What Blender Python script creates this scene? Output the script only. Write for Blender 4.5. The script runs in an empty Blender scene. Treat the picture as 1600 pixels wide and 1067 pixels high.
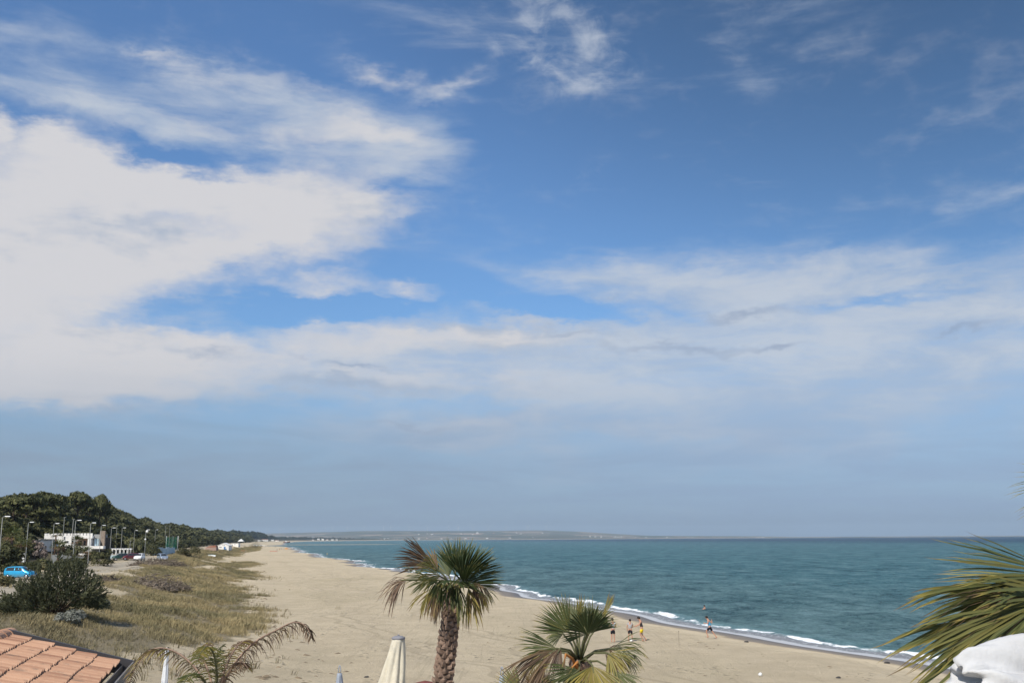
import bpy, bmesh, math, random
import numpy as np
from mathutils import Vector, Matrix, Quaternion

scene = bpy.context.scene
COL = scene.collection
R = math.radians

# ---------------------------------------------------------------- camera
CAM_H = 8.4
PITCH, ROLL, FPX = R(10.89), R(-0.34), 1600.0
cam = bpy.data.cameras.new('camera')
cam.sensor_width = 36.0
cam.lens = 36.0
cam.clip_start = 0.1
cam.clip_end = 90000.0
cam_ob = bpy.data.objects.new('camera', cam)
COL.objects.link(cam_ob)
CAM_M = Matrix.Translation((0, 0, CAM_H)) @ Matrix.Rotation(R(90) + PITCH, 4, 'X') @ Matrix.Rotation(ROLL, 4, 'Z')
cam_ob.matrix_world = CAM_M
scene.camera = cam_ob
scene.view_settings.view_transform = 'Standard'
scene.view_settings.look = 'None'
scene.view_settings.exposure = 0.0
scene.view_settings.gamma = 1.0
scene.view_settings.use_curve_mapping = False
scene.render.engine = 'CYCLES'
scene.cycles.max_bounces = 6
scene.cycles.transparent_max_bounces = 12
scene.cycles.volume_bounces = 0
scene.cycles.use_denoising = True
scene.cycles.use_adaptive_sampling = True
scene.cycles.adaptive_threshold = 0.02

SUN_DIR = Vector((-0.50, -0.82, 1.0)).normalized()      # towards the sun: behind and to the left
SUN_EL = math.asin(SUN_DIR.z)
SUN_AZ = math.atan2(SUN_DIR.x, SUN_DIR.y)
sun = bpy.data.lights.new('sun', 'SUN')
sun.energy = 4.8
sun.angle = R(0.53)
sun.color = (1.0, 0.94, 0.84)
sun_ob = bpy.data.objects.new('sun', sun)
COL.objects.link(sun_ob)
sun_ob.rotation_mode = 'QUATERNION'
sun_ob.rotation_quaternion = (-SUN_DIR).to_track_quat('-Z', 'Y')
sun_ob.location = (0, 0, 60)


# ---------------------------------------------------------------- node helpers
class NT:
    """small helper round a node tree"""
    def __init__(self, tree):
        self.t = tree
        tree.nodes.clear()

    def n(self, typ, **kw):
        nd = self.t.nodes.new(typ)
        for k, v in kw.items():
            setattr(nd, k, v)
        return nd

    def put(self, sock, v):
        if v is None:
            return
        if isinstance(v, bpy.types.NodeSocket):
            self.t.links.new(v, sock)
        else:
            if sock.type == 'RGBA' and isinstance(v, (tuple, list)) and len(v) == 3:
                v = (*v, 1.0)
            if sock.type == 'VECTOR' and isinstance(v, (int, float)):
                v = (v, v, v)
            sock.default_value = v

    def math(self, op, a, b=None, c=None, clamp=False):
        nd = self.n('ShaderNodeMath', operation=op, use_clamp=clamp)
        self.put(nd.inputs[0], a)
        self.put(nd.inputs[1], b)
        self.put(nd.inputs[2], c)
        return nd.outputs[0]

    def vmath(self, op, a, b=None):
        nd = self.n('ShaderNodeVectorMath', operation=op)
        self.put(nd.inputs[0], a)
        self.put(nd.inputs[1], b)
        return nd.outputs[0]

    def mix(self, f, a, b, mode='MIX'):
        nd = self.n('ShaderNodeMix', data_type='RGBA', blend_type=mode)
        self.put(nd.inputs['Factor'], f)
        self.put(nd.inputs[6], a)
        self.put(nd.inputs[7], b)
        return nd.outputs[2]

    def ramp(self, v, lo, hi, a=0.0, b=1.0, smooth=True):
        nd = self.n('ShaderNodeMapRange', interpolation_type='SMOOTHSTEP' if smooth else 'LINEAR')
        for s, x in zip(nd.inputs[:5], (v, lo, hi, a, b)):
            self.put(s, x)
        return nd.outputs[0]

    def noise(self, vec, scale, detail=4.0, rough=0.55, dist=0.0, out=0, lac=2.0):
        nd = self.n('ShaderNodeTexNoise')
        self.put(nd.inputs['Vector'], vec)
        nd.inputs['Scale'].default_value = scale
        nd.inputs['Detail'].default_value = detail
        nd.inputs['Roughness'].default_value = rough
        nd.inputs['Distortion'].default_value = dist
        nd.inputs['Lacunarity'].default_value = lac
        return nd.outputs[out]

    def mapping(self, vec, loc=(0, 0, 0), rot=(0, 0, 0), scale=(1, 1, 1), typ='POINT'):
        nd = self.n('ShaderNodeMapping', vector_type=typ)
        self.put(nd.inputs[0], vec)
        nd.inputs[1].default_value = loc
        nd.inputs[2].default_value = rot
        nd.inputs[3].default_value = scale
        return nd.outputs[0]

    def sep(self, vec):
        nd = self.n('ShaderNodeSeparateXYZ')
        self.put(nd.inputs[0], vec)
        return nd.outputs

    def comb(self, x=0.0, y=0.0, z=0.0):
        nd = self.n('ShaderNodeCombineXYZ')
        for s, v in zip(nd.inputs, (x, y, z)):
            self.put(s, v)
        return nd.outputs[0]

    def attr(self, name, out='Fac'):
        return self.n('ShaderNodeAttribute', attribute_name=name).outputs[out]

    def bump(self, h, strength=0.5, dist=0.1, normal=None):
        nd = self.n('ShaderNodeBump')
        nd.inputs['Strength'].default_value = strength
        nd.inputs['Distance'].default_value = dist
        self.put(nd.inputs['Height'], h)
        self.put(nd.inputs['Normal'], normal)
        return nd.outputs[0]

    def out(self, shader, vol=None):
        o = self.n('ShaderNodeOutputMaterial')
        if shader is not None:
            self.t.links.new(shader, o.inputs['Surface'])
        if vol is not None:
            self.t.links.new(vol, o.inputs['Volume'])

    def bsdf(self, col, rough=0.8, spec=0.3, normal=None, **kw):
        p = self.n('ShaderNodeBsdfPrincipled')
        self.put(p.inputs['Base Color'], col)
        self.put(p.inputs['Roughness'], rough)
        self.put(p.inputs['Specular IOR Level'], spec)
        self.put(p.inputs['Normal'], normal)
        for k, v in kw.items():
            self.put(p.inputs[k], v)
        return p.outputs[0]


def lin(r, g, b):
    f = lambda c: (c / 255 / 12.92) if c / 255 <= 0.04045 else ((c / 255 + 0.055) / 1.055) ** 2.4
    return (f(r), f(g), f(b))


def material(name):
    m = bpy.data.materials.new(name)
    m.use_nodes = True
    return m, NT(m.node_tree)


def simple(name, col, rough=0.7, spec=0.3, var=0.25, scale=6.0, bump=0.0, metallic=0.0, island=0.0):
    """a plain surface with uneven tone, optional relief and a tone of its own per object"""
    m, g = material(name)
    tc = g.n('ShaderNodeTexCoord').outputs['Object']
    n = g.noise(tc, scale, 6, 0.65)
    f = g.ramp(n, 0.25, 0.75, 1 - var, 1 + var, smooth=False)
    c = g.mix(1.0, col, g.comb(f, f, f), 'MULTIPLY')
    if island:
        r = g.n('ShaderNodeObjectInfo').outputs['Random']
        q = g.ramp(r, 0, 1, 1 - island, 1 + island, smooth=False)
        c = g.mix(1.0, c, g.comb(q, q, q), 'MULTIPLY')
    nm = g.bump(n, 0.6, bump) if bump else None
    g.out(g.bsdf(c, rough, spec, nm, Metallic=metallic))
    return m


# ---------------------------------------------------------------- object helpers
def tag(o, label=None, cat=None, group=None, kind=None):
    if label: o['label'] = label
    if cat: o['category'] = cat
    if group: o['group'] = group
    if kind: o['kind'] = kind
    return o


def link(name, me, mats=(), parent=None, loc=None):
    o = bpy.data.objects.new(name, me)
    COL.objects.link(o)
    if me is not None:
        for m in (mats if isinstance(mats, (list, tuple)) else [mats]):
            me.materials.append(m)
    if parent: o.parent = parent
    if loc is not None: o.location = loc
    return o


def empty(name, loc=(0, 0, 0), rz=0.0):
    o = bpy.data.objects.new(name, None)
    COL.objects.link(o)
    o.location = loc
    o.rotation_euler = (0, 0, rz)
    o.empty_display_size = 0.2
    return o


def copy_tree(o, parent=None):
    c = o.copy()
    COL.objects.link(c)
    c.parent = parent
    for ch in list(o.children):
        copy_tree(ch, c)
    return c


def pymesh(name, verts, faces, smooth=False, attrs=None, uv=None, mat_idx=None):
    """verts (n,3) array, faces (m,k) array or list of tuples; attrs: name -> per-vertex floats"""
    me = bpy.data.meshes.new(name)
    verts = np.asarray(verts, dtype=np.float32)
    if isinstance(faces, np.ndarray):
        m, k = faces.shape
        me.vertices.add(len(verts))
        me.vertices.foreach_set('co', verts.ravel())
        me.loops.add(m * k)
        me.loops.foreach_set('vertex_index', faces.astype(np.int32).ravel())
        me.polygons.add(m)
        me.polygons.foreach_set('loop_start', np.arange(0, m * k, k, dtype=np.int32))
        me.polygons.foreach_set('loop_total', np.full(m, k, dtype=np.int32))
        me.update(calc_edges=True)
    else:
        me.from_pydata(verts.tolist(), [], [tuple(f) for f in faces])
    if smooth:
        me.polygons.foreach_set('use_smooth', np.ones(len(me.polygons), dtype=bool))
    for k_, a in (attrs or {}).items():
        at = me.attributes.new(k_, 'FLOAT', 'POINT')
        at.data.foreach_set('value', np.asarray(a, dtype=np.float32))
    if uv is not None:
        l = me.uv_layers.new(name='UVMap')
        li = np.empty(len(me.loops), dtype=np.int32)
        me.loops.foreach_get('vertex_index', li)
        l.data.foreach_set('uv', np.asarray(uv, dtype=np.float32)[li].ravel())
    if mat_idx is not None:
        me.polygons.foreach_set('material_index', np.asarray(mat_idx, dtype=np.int32))
    me.validate()
    return me


class MB:
    """collects simple shapes into one mesh"""
    def __init__(self):
        self.v, self.f, self.s = [], [], []

    def add(self, vs, fs, smooth=False):
        b = len(self.v)
        self.v += [tuple(v) for v in vs]
        self.f += [tuple(i + b for i in f) for f in fs]
        self.s += [smooth] * len(fs)
        return self

    def box(self, c, d, M=None, taper=1.0):
        x, y, z = d[0] / 2, d[1] / 2, d[2] / 2
        vs = []
        for k, (sx, sy, sz) in enumerate([(-1, -1, -1), (1, -1, -1), (1, 1, -1), (-1, 1, -1), (-1, -1, 1), (1, -1, 1), (1, 1, 1), (-1, 1, 1)]):
            t = taper if sz > 0 else 1.0
            p = Vector((sx * x * t, sy * y * t, sz * z))
            if M is not None: p = M @ p
            vs.append(Vector(c) + p)
        return self.add(vs, [(0, 3, 2, 1), (4, 5, 6, 7), (0, 1, 5, 4), (1, 2, 6, 5), (2, 3, 7, 6), (3, 0, 4, 7)])

    def tube(self, pts, rad, n=8, caps=True, smooth=True):
        pts = [Vector(p) for p in pts]
        if not isinstance(rad, (list, tuple)): rad = [rad] * len(pts)
        rings = []
        up = Vector((0.13, 0.21, 0.97)).normalized()
        for i, p in enumerate(pts):
            d = (pts[min(i + 1, len(pts) - 1)] - pts[max(i - 1, 0)]).normalized()
            a = d.cross(up)
            if a.length < 0.2: a = d.cross(Vector((1, 0, 0)))
            a.normalize()
            b = d.cross(a)
            rings.append([p + rad[i] * (math.cos(2 * math.pi * k / n) * a + math.sin(2 * math.pi * k / n) * b) for k in range(n)])
        vs = [v for r in rings for v in r]
        fs = [(i * n + k, i * n + (k + 1) % n, (i + 1) * n + (k + 1) % n, (i + 1) * n + k) for i in range(len(pts) - 1) for k in range(n)]
        self.add(vs, fs, smooth)
        if caps:
            self.add(rings[0], [tuple(range(n))])
            self.add(rings[-1], [tuple(reversed(range(n)))])
        return self

    def lathe(self, prof, c=(0, 0, 0), n=16, smooth=True):
        vs, fs = [], []
        for r, z in prof:
            for k in range(n):
                a = 2 * math.pi * k / n
                vs.append((c[0] + r * math.cos(a), c[1] + r * math.sin(a), c[2] + z))
        for i in range(len(prof) - 1):
            for k in range(n):
                fs.append((i * n + k, i * n + (k + 1) % n, (i + 1) * n + (k + 1) % n, (i + 1) * n + k))
        self.add(vs, fs, smooth)
        self.add(vs[:n], [tuple(reversed(range(n)))])
        self.add(vs[-n:], [tuple(range(n))])
        return self

    def ball(self, c, r, sx=1, sy=1, sz=1, n=10, m=7):
        prof = []
        vs, fs = [], []
        for i in range(m + 1):
            t = math.pi * i / m
            for k in range(n):
                a = 2 * math.pi * k / n
                vs.append((c[0] + r * sx * math.sin(t) * math.cos(a), c[1] + r * sy * math.sin(t) * math.sin(a), c[2] - r * sz * math.cos(t)))
        for i in range(m):
            for k in range(n):
                fs.append((i * n + k, i * n + (k + 1) % n, (i + 1) * n + (k + 1) % n, (i + 1) * n + k))
        return self.add(vs, fs, True)

    def prism(self, poly, a, b, axis='y'):
        """poly: 2-D points, extruded between a and b along the axis"""
        n = len(poly)
        mk = {'y': lambda p, t: (p[0], t, p[1]), 'x': lambda p, t: (t, p[0], p[1]), 'z': lambda p, t: (p[0], p[1], t)}[axis]
        vs = [mk(p, a) for p in poly] + [mk(p, b) for p in poly]
        fs = [tuple(range(n)), tuple(reversed(range(n, 2 * n)))] + [(i, i + n, (i + 1) % n + n, (i + 1) % n) for i in range(n)]
        return self.add(vs, fs)

    def mesh(self, name, fix=True):
        me = bpy.data.meshes.new(name)
        me.from_pydata(self.v, [], self.f)
        me.polygons.foreach_set('use_smooth', self.s)
        if fix:
            bm = bmesh.new()
            bm.from_mesh(me)
            bmesh.ops.remove_doubles(bm, verts=bm.verts, dist=1e-5)
            bmesh.ops.recalc_face_normals(bm, faces=bm.faces)
            bm.to_mesh(me)
            bm.free()
        me.update()
        return me

    def build(self, name, mats, parent=None, loc=None, fix=True):
        return link(name, self.mesh(name, fix), mats, parent, loc)


# ---------------------------------------------------------------- the lie of the land
_SHY = np.array([-200, -60, 0, 30, 66, 78, 90, 102, 115, 136, 159, 195, 236, 300, 360, 500, 740, 1040, 1800, 2900, 4400, 6100, 7400, 8500, 9700, 11000, 12000, 13000, 14500, 17000, 26000.0])
_SHX = np.array([105, 61, 43, 34.2, 24.3, 20.4, 17.0, 13.9, 10.8, 5.0, -0.8, -10.5, -21.7, -39, -56, -94, -155, -223, -400, -640, -930, -1215, -1270, -1240, -1130, -960, 760, 1850, 3450, 9000, 15000.0])
_yy = np.concatenate([np.arange(-200, 1500, 2.0), np.arange(1500, 26000, 50.0)])
_xx = np.interp(_yy, _SHY, _SHX)
for _k in range(3):                                          # soften the corners
    w = np.maximum(3, (np.abs(_yy) * 0.06 / np.gradient(_yy)).astype(int))
    c = np.concatenate([[0], np.cumsum(_xx)])
    i0 = np.maximum(0, np.arange(len(_xx)) - w)
    i1 = np.minimum(len(_xx), np.arange(len(_xx)) + w + 1)
    h = np.minimum(np.arange(len(_xx)) - i0, i1 - 1 - np.arange(len(_xx)))
    i0, i1 = np.arange(len(_xx)) - h, np.arange(len(_xx)) + h + 1
    _xx = (c[i1] - c[i0]) / (i1 - i0)


def shore_x(y):
    y = np.asarray(y, dtype=float)
    wob = 0.45 * np.sin(y / 9.0) + 0.35 * np.sin(y / 3.7 + 1.3) + 0.8 * np.sin(y / 31.0 + 0.4)
    return np.interp(y, _yy, _xx) + wob * np.clip(y / 80, 0.3, 4)


WATER = 4.0                                                  # the water's edge lies this far beyond the foot of the dry sand
_S = np.array([-3000, -300, -64, -29, -12, -7, -4, -.5, 4, 36, 42, 49, 56, 72, 78, 90, 104, 130, 300, 9000.0])
_Z = np.array([-40, -9, -3, -1.3, -0.42, -0.16, 0, 0.3, 0.62, 0.95, 1.4, 2.5, 3.65, 3.75, 4.4, 9.5, 15, 16.5, 14, 12.0])
_HY = np.array([-200, 130, 180, 240, 280, 380, 450, 550, 640, 930, 1300, 3000, 9000.0])
_HF = np.array([0.02, 0.05, 0.4, 0.8, 0.95, 1.32, 1.5, 1.55, 1.15, 1.0, 0.95, 0.7, 0.5])


def ground_z(x, y):
    x, y = np.asarray(x, dtype=float), np.asarray(y, dtype=float)
    s = shore_x(y) - x
    z = np.interp(s, _S, _Z)
    hill = np.maximum(z - 3.75, 0) * (s > 72)
    z = z - hill + hill * np.interp(y, _HY, _HF)
    und = 0.09 * np.sin(x * 0.31 + 0.7 * np.sin(y * 0.11)) * np.sin(y * 0.17 + x * 0.05) + 0.05 * np.sin(x * 0.83 + y * 0.21)
    z = z + und * np.clip((s - 6) / 8, 0, 1) * np.where(s > 40, 2.0, 0.9)
    return z


def gz(x, y):
    return float(ground_z(x, y))


def ray(px, py):
    d = CAM_M.to_3x3() @ Vector(((px - 800) / FPX, -(py - 533.5) / FPX, -1.0))
    return d.normalized()


def at_depth(px, py, depth):
    """the point seen at a pixel, a given distance ahead of the camera along +Y"""
    d = ray(px, py)
    return Vector((0, 0, CAM_H)) + d * (depth / d.y)


def at_z(px, py, z):
    d = ray(px, py)
    return Vector((0, 0, CAM_H)) + d * ((z - CAM_H) / d.z)


def hit(px, py, lift=0.0):
    """where the sight line of a pixel first meets the ground"""
    d = ray(px, py)
    t = np.geomspace(5, 30000, 6000)
    P = np.outer(t, np.array(d))
    below = (CAM_H + P[:, 2]) < ground_z(P[:, 0], P[:, 1]) + lift
    if not below.any():
        return at_z(px, py, 3.0) if d.z < 0 else at_depth(px, py, 3000)
    i = max(int(np.argmax(below)), 1)
    a, b = t[i - 1], t[i]
    for _ in range(24):
        m = (a + b) / 2
        if CAM_H + m * d.z < gz(m * d.x, m * d.y) + lift: b = m
        else: a = m
    p = Vector((0, 0, CAM_H)) + d * b
    p.z = gz(p.x, p.y)
    return p


def along_shore(y):
    """heading of the shore (unit vector pointing away from the camera)"""
    dx = float(shore_x(y + 15) - shore_x(y - 15)) / 30
    return Vector((dx, 1, 0)).normalized()
# ---------------------------------------------------------------- the sky
world = bpy.data.worlds.new('World')
scene.world = world
world.use_nodes = True


def azel(px, py):
    d = ray(px, py)
    return math.atan2(d.x, d.y), math.asin(d.z)


def build_sky():
    g = NT(world.node_tree)
    STR = 0.1
    k = 1.0 / STR
    sky = g.n('ShaderNodeTexSky', sky_type='NISHITA', sun_disc=False)
    sky.sun_elevation = SUN_EL
    sky.sun_rotation = SUN_AZ
    sky.air_density = 1.0
    sky.dust_density = 0.6
    sky.ozone_density = 2.0
    d = g.vmath('NORMALIZE', g.n('ShaderNodeTexCoord').outputs['Generated'])
    X, Y, Z = g.sep(d)
    az = g.math('ARCTAN2', X, Y)
    el = g.math('ARCSINE', Z)
    ae = g.comb(az, el, 0.0)
    dl = g.mapping(d, scale=(1, 1, 2.6))                     # clouds lie flat: noise stretched along the horizon
    # warps at two sizes
    w1 = g.vmath('SUBTRACT', g.noise(dl, 5.0, 3, 0.5, out=1), (0.5, 0.5, 0.5))
    w2 = g.vmath('SUBTRACT', g.noise(dl, 21.0, 5, 0.62, out=1), (0.5, 0.5, 0.5))
    def warped(a1, a2):
        v = g.vmath('ADD', ae, g.vmath('MULTIPLY', w1, (a1 * 1.4, a1 * 0.6, 0)))
        return g.vmath('ADD', v, g.vmath('MULTIPLY', w2, (a2 * 1.3, a2 * 0.8, 0)))
    soft = warped(0.10, 0.045)
    crisp = warped(0.05, 0.055)

    def blobs(coord, lst):
        tot = None
        for (px, py, rx, ry, rot, amp) in lst:
            a, e = azel(px, py)
            gr = g.n('ShaderNodeTexGradient', gradient_type='SPHERICAL')
            tm = gr.texture_mapping
            tm.vector_type = 'TEXTURE'
            tm.translation = (a, e, 0)
            tm.rotation = (0, 0, R(rot))
            tm.scale = (rx / FPX, ry / FPX, 1)
            g.put(gr.inputs[0], coord)
            tot = g.math('MULTIPLY_ADD', gr.outputs['Fac'], amp, 0.0 if tot is None else tot)
        return tot

    n_big = g.noise(dl, 3.2, 7, 0.58, 0.3)
    n_mid = g.noise(g.mapping(d, scale=(1, 1, 3.2)), 9.0, 9, 0.62, 0.4)
    n_fine = g.noise(g.mapping(d, scale=(1, 1, 1.6)), 34.0, 8, 0.66, 0.3)
    streak = g.noise(g.mapping(d, rot=(0, R(9), R(0)), scale=(1, 1, 7.5)), 5.0, 8, 0.62, 0.6)

    # ---- clear air: the physical sky, paler low down with sea haze
    h = g.math('MAXIMUM', Z, 0.0)
    base = g.mix(1.0, sky.outputs[0], (SKY_TINT[0], SKY_TINT[1], SKY_TINT[2]), 'MULTIPLY')
    # the clear sky is deepest a quarter turn from the sun, up and to the right of the view
    dv = Vector((0.38, 0.62, 0.69)).normalized()
    dd = g.n('ShaderNodeVectorMath', operation='DOT_PRODUCT')
    g.put(dd.inputs[0], d)
    dd.inputs[1].default_value = dv
    q = g.ramp(dd.outputs['Value'], 0.76, 1.0, 1.08, 0.52)
    base = g.mix(1.0, base, g.comb(g.math('MULTIPLY', q, g.ramp(q, .5, 1.0, .92, 1.0)), q, q), 'MULTIPLY')
    hz = g.math('POWER', 2.718, g.math('MULTIPLY', h, -13.0))
    hz = g.math('MULTIPLY_ADD', hz, 0.9, 0.05)
    left = g.ramp(az, -0.55, 0.45)
    hcol = g.mix(left, tuple(c * k for c in lin(139, 156, 178)), tuple(c * k for c in lin(151, 174, 205)))
    base = g.mix(hz, base, hcol)

    gap = blobs(crisp, GAP)
    billow = g.noise(g.mapping(d, scale=(1, 1, 1.7)), 15.0, 4, 0.5, 0.2)
    billow = g.math('SUBTRACT', 0.5, g.math('ABSOLUTE', g.math('MULTIPLY_ADD', billow, 2.6, -1.3)))
    # ---- thin veils (cirrus and haze sheets)
    V = g.math('MINIMUM', blobs(soft, VEIL), 1.0)
    Vn = g.math('MULTIPLY_ADD', g.math('SUBTRACT', streak, 0.5), 1.05, V)
    Vn = g.math('MULTIPLY_ADD', g.math('SUBTRACT', n_mid, 0.5), 1.0, Vn)
    Vn = g.math('MULTIPLY_ADD', gap, -0.9, Vn)
    av = g.ramp(Vn, 0.03, 1.2, 0, 0.88)
    vcol = g.mix(g.ramp(n_mid, 0.35, 0.65), tuple(c * k for c in lin(176, 190, 210)), tuple(c * k for c in lin(199, 206, 216)))
    colr = g.mix(av, base, vcol)

    # ---- heaped cloud
    behind = g.ramp(Y, 0.25, -0.3)                            # elsewhere round the sky: scattered cloud of the same kind
    C = g.math('MULTIPLY_ADD', behind, g.ramp(n_big, 0.45, 0.62), blobs(crisp, CUMUL))
    C = g.math('MINIMUM', C, 1.0)
    C = g.math('MULTIPLY_ADD', gap, -0.75, C)
    Cn = g.math('MULTIPLY_ADD', g.math('SUBTRACT', n_mid, 0.5), 0.6, C)
    Cn = g.math('MULTIPLY_ADD', g.math('SUBTRACT', n_fine, 0.5), 0.28, Cn)
    Cn = g.math('MULTIPLY_ADD', g.math('SUBTRACT', n_big, 0.5), 0.6, Cn)
    Cn = g.math('MULTIPLY_ADD', billow, 0.36, Cn)
    ac = g.ramp(Cn, 0.12, 1.08, 0, 0.985)
    sh = blobs(soft, SHADE)
    sh = g.math('MULTIPLY_ADD', g.math('SUBTRACT', n_mid, 0.5), 1.7, sh)
    sh = g.math('MULTIPLY_ADD', g.math('SUBTRACT', n_fine, 0.5), 0.6, sh)
    sh = g.math('MULTIPLY_ADD', g.math('SUBTRACT', n_big, 0.5), 1.1, sh)
    sh = g.math('MULTIPLY_ADD', billow, -0.25, sh)
    sh = g.ramp(sh, -0.02, 0.75)
    ccol = g.mix(sh, tuple(c * k for c in lin(214, 213, 216)), tuple(c * k for c in lin(165, 179, 200)))
    colr = g.mix(ac, colr, ccol)

    # ---- torn little patches of high cloud, thin enough to see through
    Q = g.math('MINIMUM', blobs(soft, PUFF), 0.8)
    pn = g.noise(g.mapping(d, rot=(R(20), 0, R(25)), scale=(1, 1, 1.3)), 26.0, 7, 0.6, 0.5)
    aq = g.math('MULTIPLY', g.ramp(Q, 0.0, 0.8), g.ramp(g.math('MULTIPLY_ADD', n_mid, .6, pn), 0.66, 1.08, 0, 0.62))
    colr = g.mix(aq, colr, tuple(c * k for c in lin(196, 203, 215)))

    # ---- small grey wisps, in front of the rest
    W = blobs(crisp, WISP)
    Wn = g.math('MULTIPLY_ADD', g.math('SUBTRACT', n_mid, 0.5), 1.0, W)
    Wn = g.math('MULTIPLY_ADD', g.math('SUBTRACT', n_fine, 0.5), 0.5, Wn)
    colr = g.mix(g.ramp(Wn, 0.12, 1.15, 0, 0.72), colr, tuple(c * k for c in lin(146, 163, 190)))

    # ---- the haze bank low over the horizon
    lowv = g.ramp(g.math('MULTIPLY_ADD', g.math('SUBTRACT', n_big, 0.5), 0.06, el), R(9.9), R(3.4))
    lowv = g.math('MULTIPLY', lowv, g.ramp(streak, 0.35, 0.65, 0.9, 0.62))
    colr = g.mix(lowv, colr, hcol)
    bg = g.n('ShaderNodeBackground')
    bg.inputs['Strength'].default_value = STR
    g.put(bg.inputs['Color'], colr)
    o = g.n('ShaderNodeOutputWorld')
    g.t.links.new(bg.outputs[0], o.inputs['Surface'])


SKY_TINT = (0.68, 0.99, 1.28)
# pixel centre, radii, turn in degrees, strength: where the photograph's clouds stand in the sky
VEIL = [
    (60, 90, 330, 50, -8, .45), (330, 120, 420, 60, -8, .6), (150, 165, 330, 34, -6, .5), (520, 200, 300, 80, -10, .7), (280, 200, 300, 50, -12, .6),
    (620, 130, 200, 70, -12, .4), (620, 270, 190, 100, 10, .6), (180, 300, 400, 110, 0, .6),
    (900, 70, 170, 90, -25, .35), (1160, 90, 90, 60, 50, .3), (1260, 90, 220, 30, 14, .25), (1280, 10, 200, 30, 5, .3), (640, 20, 260, 30, -8, .25),
    (950, 275, 60, 26, 25, .25), (720, 200, 90, 70, 0, .3),
    (1130, 430, 400, 60, 0, .75), (960, 440, 260, 46, -6, .6), (1400, 440, 380, 60, 4, .75), (1440, 350, 190, 30, 18, .4), (1550, 480, 300, 80, 0, .7),
    (1200, 500, 560, 60, 0, .8), (1300, 570, 600, 100, 0, .9), (950, 590, 480, 100, 0, .9), (1500, 610, 400, 90, 0, .6), (700, 560, 400, 100, 0, .9),
    (300, 470, 280, 50, 0, .6), (250, 580, 500, 110, 0, .9), (700, 680, 300, 36, 2, .6), (1150, 650, 360, 50, 0, .5), (800, 700, 600, 60, 0, .55), (1350, 690, 500, 60, 0, .5), (850, 660, 420, 30, 0, .4),
]
CUMUL = [
    (0, 340, 330, 150, 0, 1.2), (250, 320, 260, 90, -3, .9), (360, 320, 170, 75, 0, .9), (500, 325, 170, 85, 0, 1.0), (110, 250, 150, 50, -12, .55), (600, 325, 110, 26, 6, .45),
    (0, 470, 330, 150, 0, 1.2), (330, 390, 280, 70, 0, .8), (90, 610, 420, 50, 0, .8), (130, 560, 330, 70, 0, .7), (420, 555, 300, 60, 0, .7), (620, 525, 280, 34, 0, .6), (790, 535, 170, 40, 0, .6),
    (105, 210, 80, 32, 0, .6), (200, 225, 90, 30, -15, .45), (0, 195, 26, 34, 0, .6), (530, 195, 130, 42, -2, .72), (620, 220, 90, 30, -8, .55), (400, 200, 160, 30, -8, .35), (598, 112, 80, 32, -8, .62), (702, 130, 80, 26, 20, .55),
    (310, 112, 170, 28, -4, .33), (480, 130, 110, 22, -8, .3), (230, 75, 60, 10, 0, .4),
    (500, 448, 140, 26, 4, .6), (640, 460, 76, 20, 0, .62), (270, 185, 200, 28, -12, .4), (580, 600, 190, 34, 0, .5),
    (740, 665, 200, 20, 2, .42), (960, 663, 50, 12, 3, .4), (1060, 657, 45, 12, 8, .4), (800, 600, 200, 34, 0, .42),
]
PUFF = [
    (880, 70, 150, 100, -20, 1.3), (960, 90, 90, 80, 0, .8), (820, 50, 80, 60, 0, .7), (900, 150, 60, 60, 0, .5), (850, 10, 90, 40, -20, .8), (1155, 90, 60, 90, 20, .34), (1250, 110, 160, 40, 15, .28), (1220, 15, 200, 40, 5, .3),
    (590, 108, 110, 44, -8, .7), (702, 130, 110, 36, 20, .7), (250, 75, 130, 22, -3, .5), (350, 120, 260, 50, -5, .6), (950, 275, 70, 26, 25, .5), (1450, 340, 200, 30, 18, .3),
]
GAP = [
    (870, 488, 170, 20, -5, 1.0), (1390, 467, 190, 14, 2, .7), (430, 483, 250, 24, 2, .9), (260, 250, 150, 26, -8, .7), (290, 345, 190, 26, -4, .45), (150, 345, 90, 16, 0, .3), (240, 505, 160, 22, 0, .5), (620, 300, 60, 40, 0, .3), (330, 235, 120, 26, -4, .3),
]
SHADE = [
    (330, 556, 130, 24, 0, .6), (540, 572, 150, 14, -2, .7), (640, 625, 380, 40, 0, .7), (500, 600, 230, 26, -5, .55), (900, 560, 330, 30, 0, .55), (720, 515, 260, 16, 0, .4), (130, 650, 420, 24, 0, .6), (380, 455, 240, 24, 0, .3), (130, 345, 200, 30, 0, .3), (270, 350, 190, 34, 0, .35), (80, 520, 260, 40, 0, .2),
]
WISP = [
    (1500, 517, 75, 12, 4, 1.1), (1170, 487, 140, 14, -3, .9), (960, 470, 110, 9, -8, .5), (1080, 542, 240, 13, -2, .8), (560, 573, 90, 9, -3, .8), (320, 553, 80, 14, 0, .7), (640, 668, 150, 11, -4, .7), (900, 520, 200, 10, -3, .6), (455, 553, 30, 8, -20, .6), (1230, 540, 60, 6, 2, .6),
]
build_sky()
# ---------------------------------------------------------------- ground, sea, far shore
def grid_mesh(name, XY, Z, uv=None, smooth=True, attrs=None):
    ny, nx = Z.shape
    V = np.stack([XY[0].ravel(), XY[1].ravel(), Z.ravel()], 1)
    i = np.arange(ny * nx).reshape(ny, nx)
    F = np.stack([i[:-1, :-1].ravel(), i[:-1, 1:].ravel(), i[1:, 1:].ravel(), i[1:, :-1].ravel()], 1)
    return pymesh(name, V, F, smooth, attrs, uv)


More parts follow.
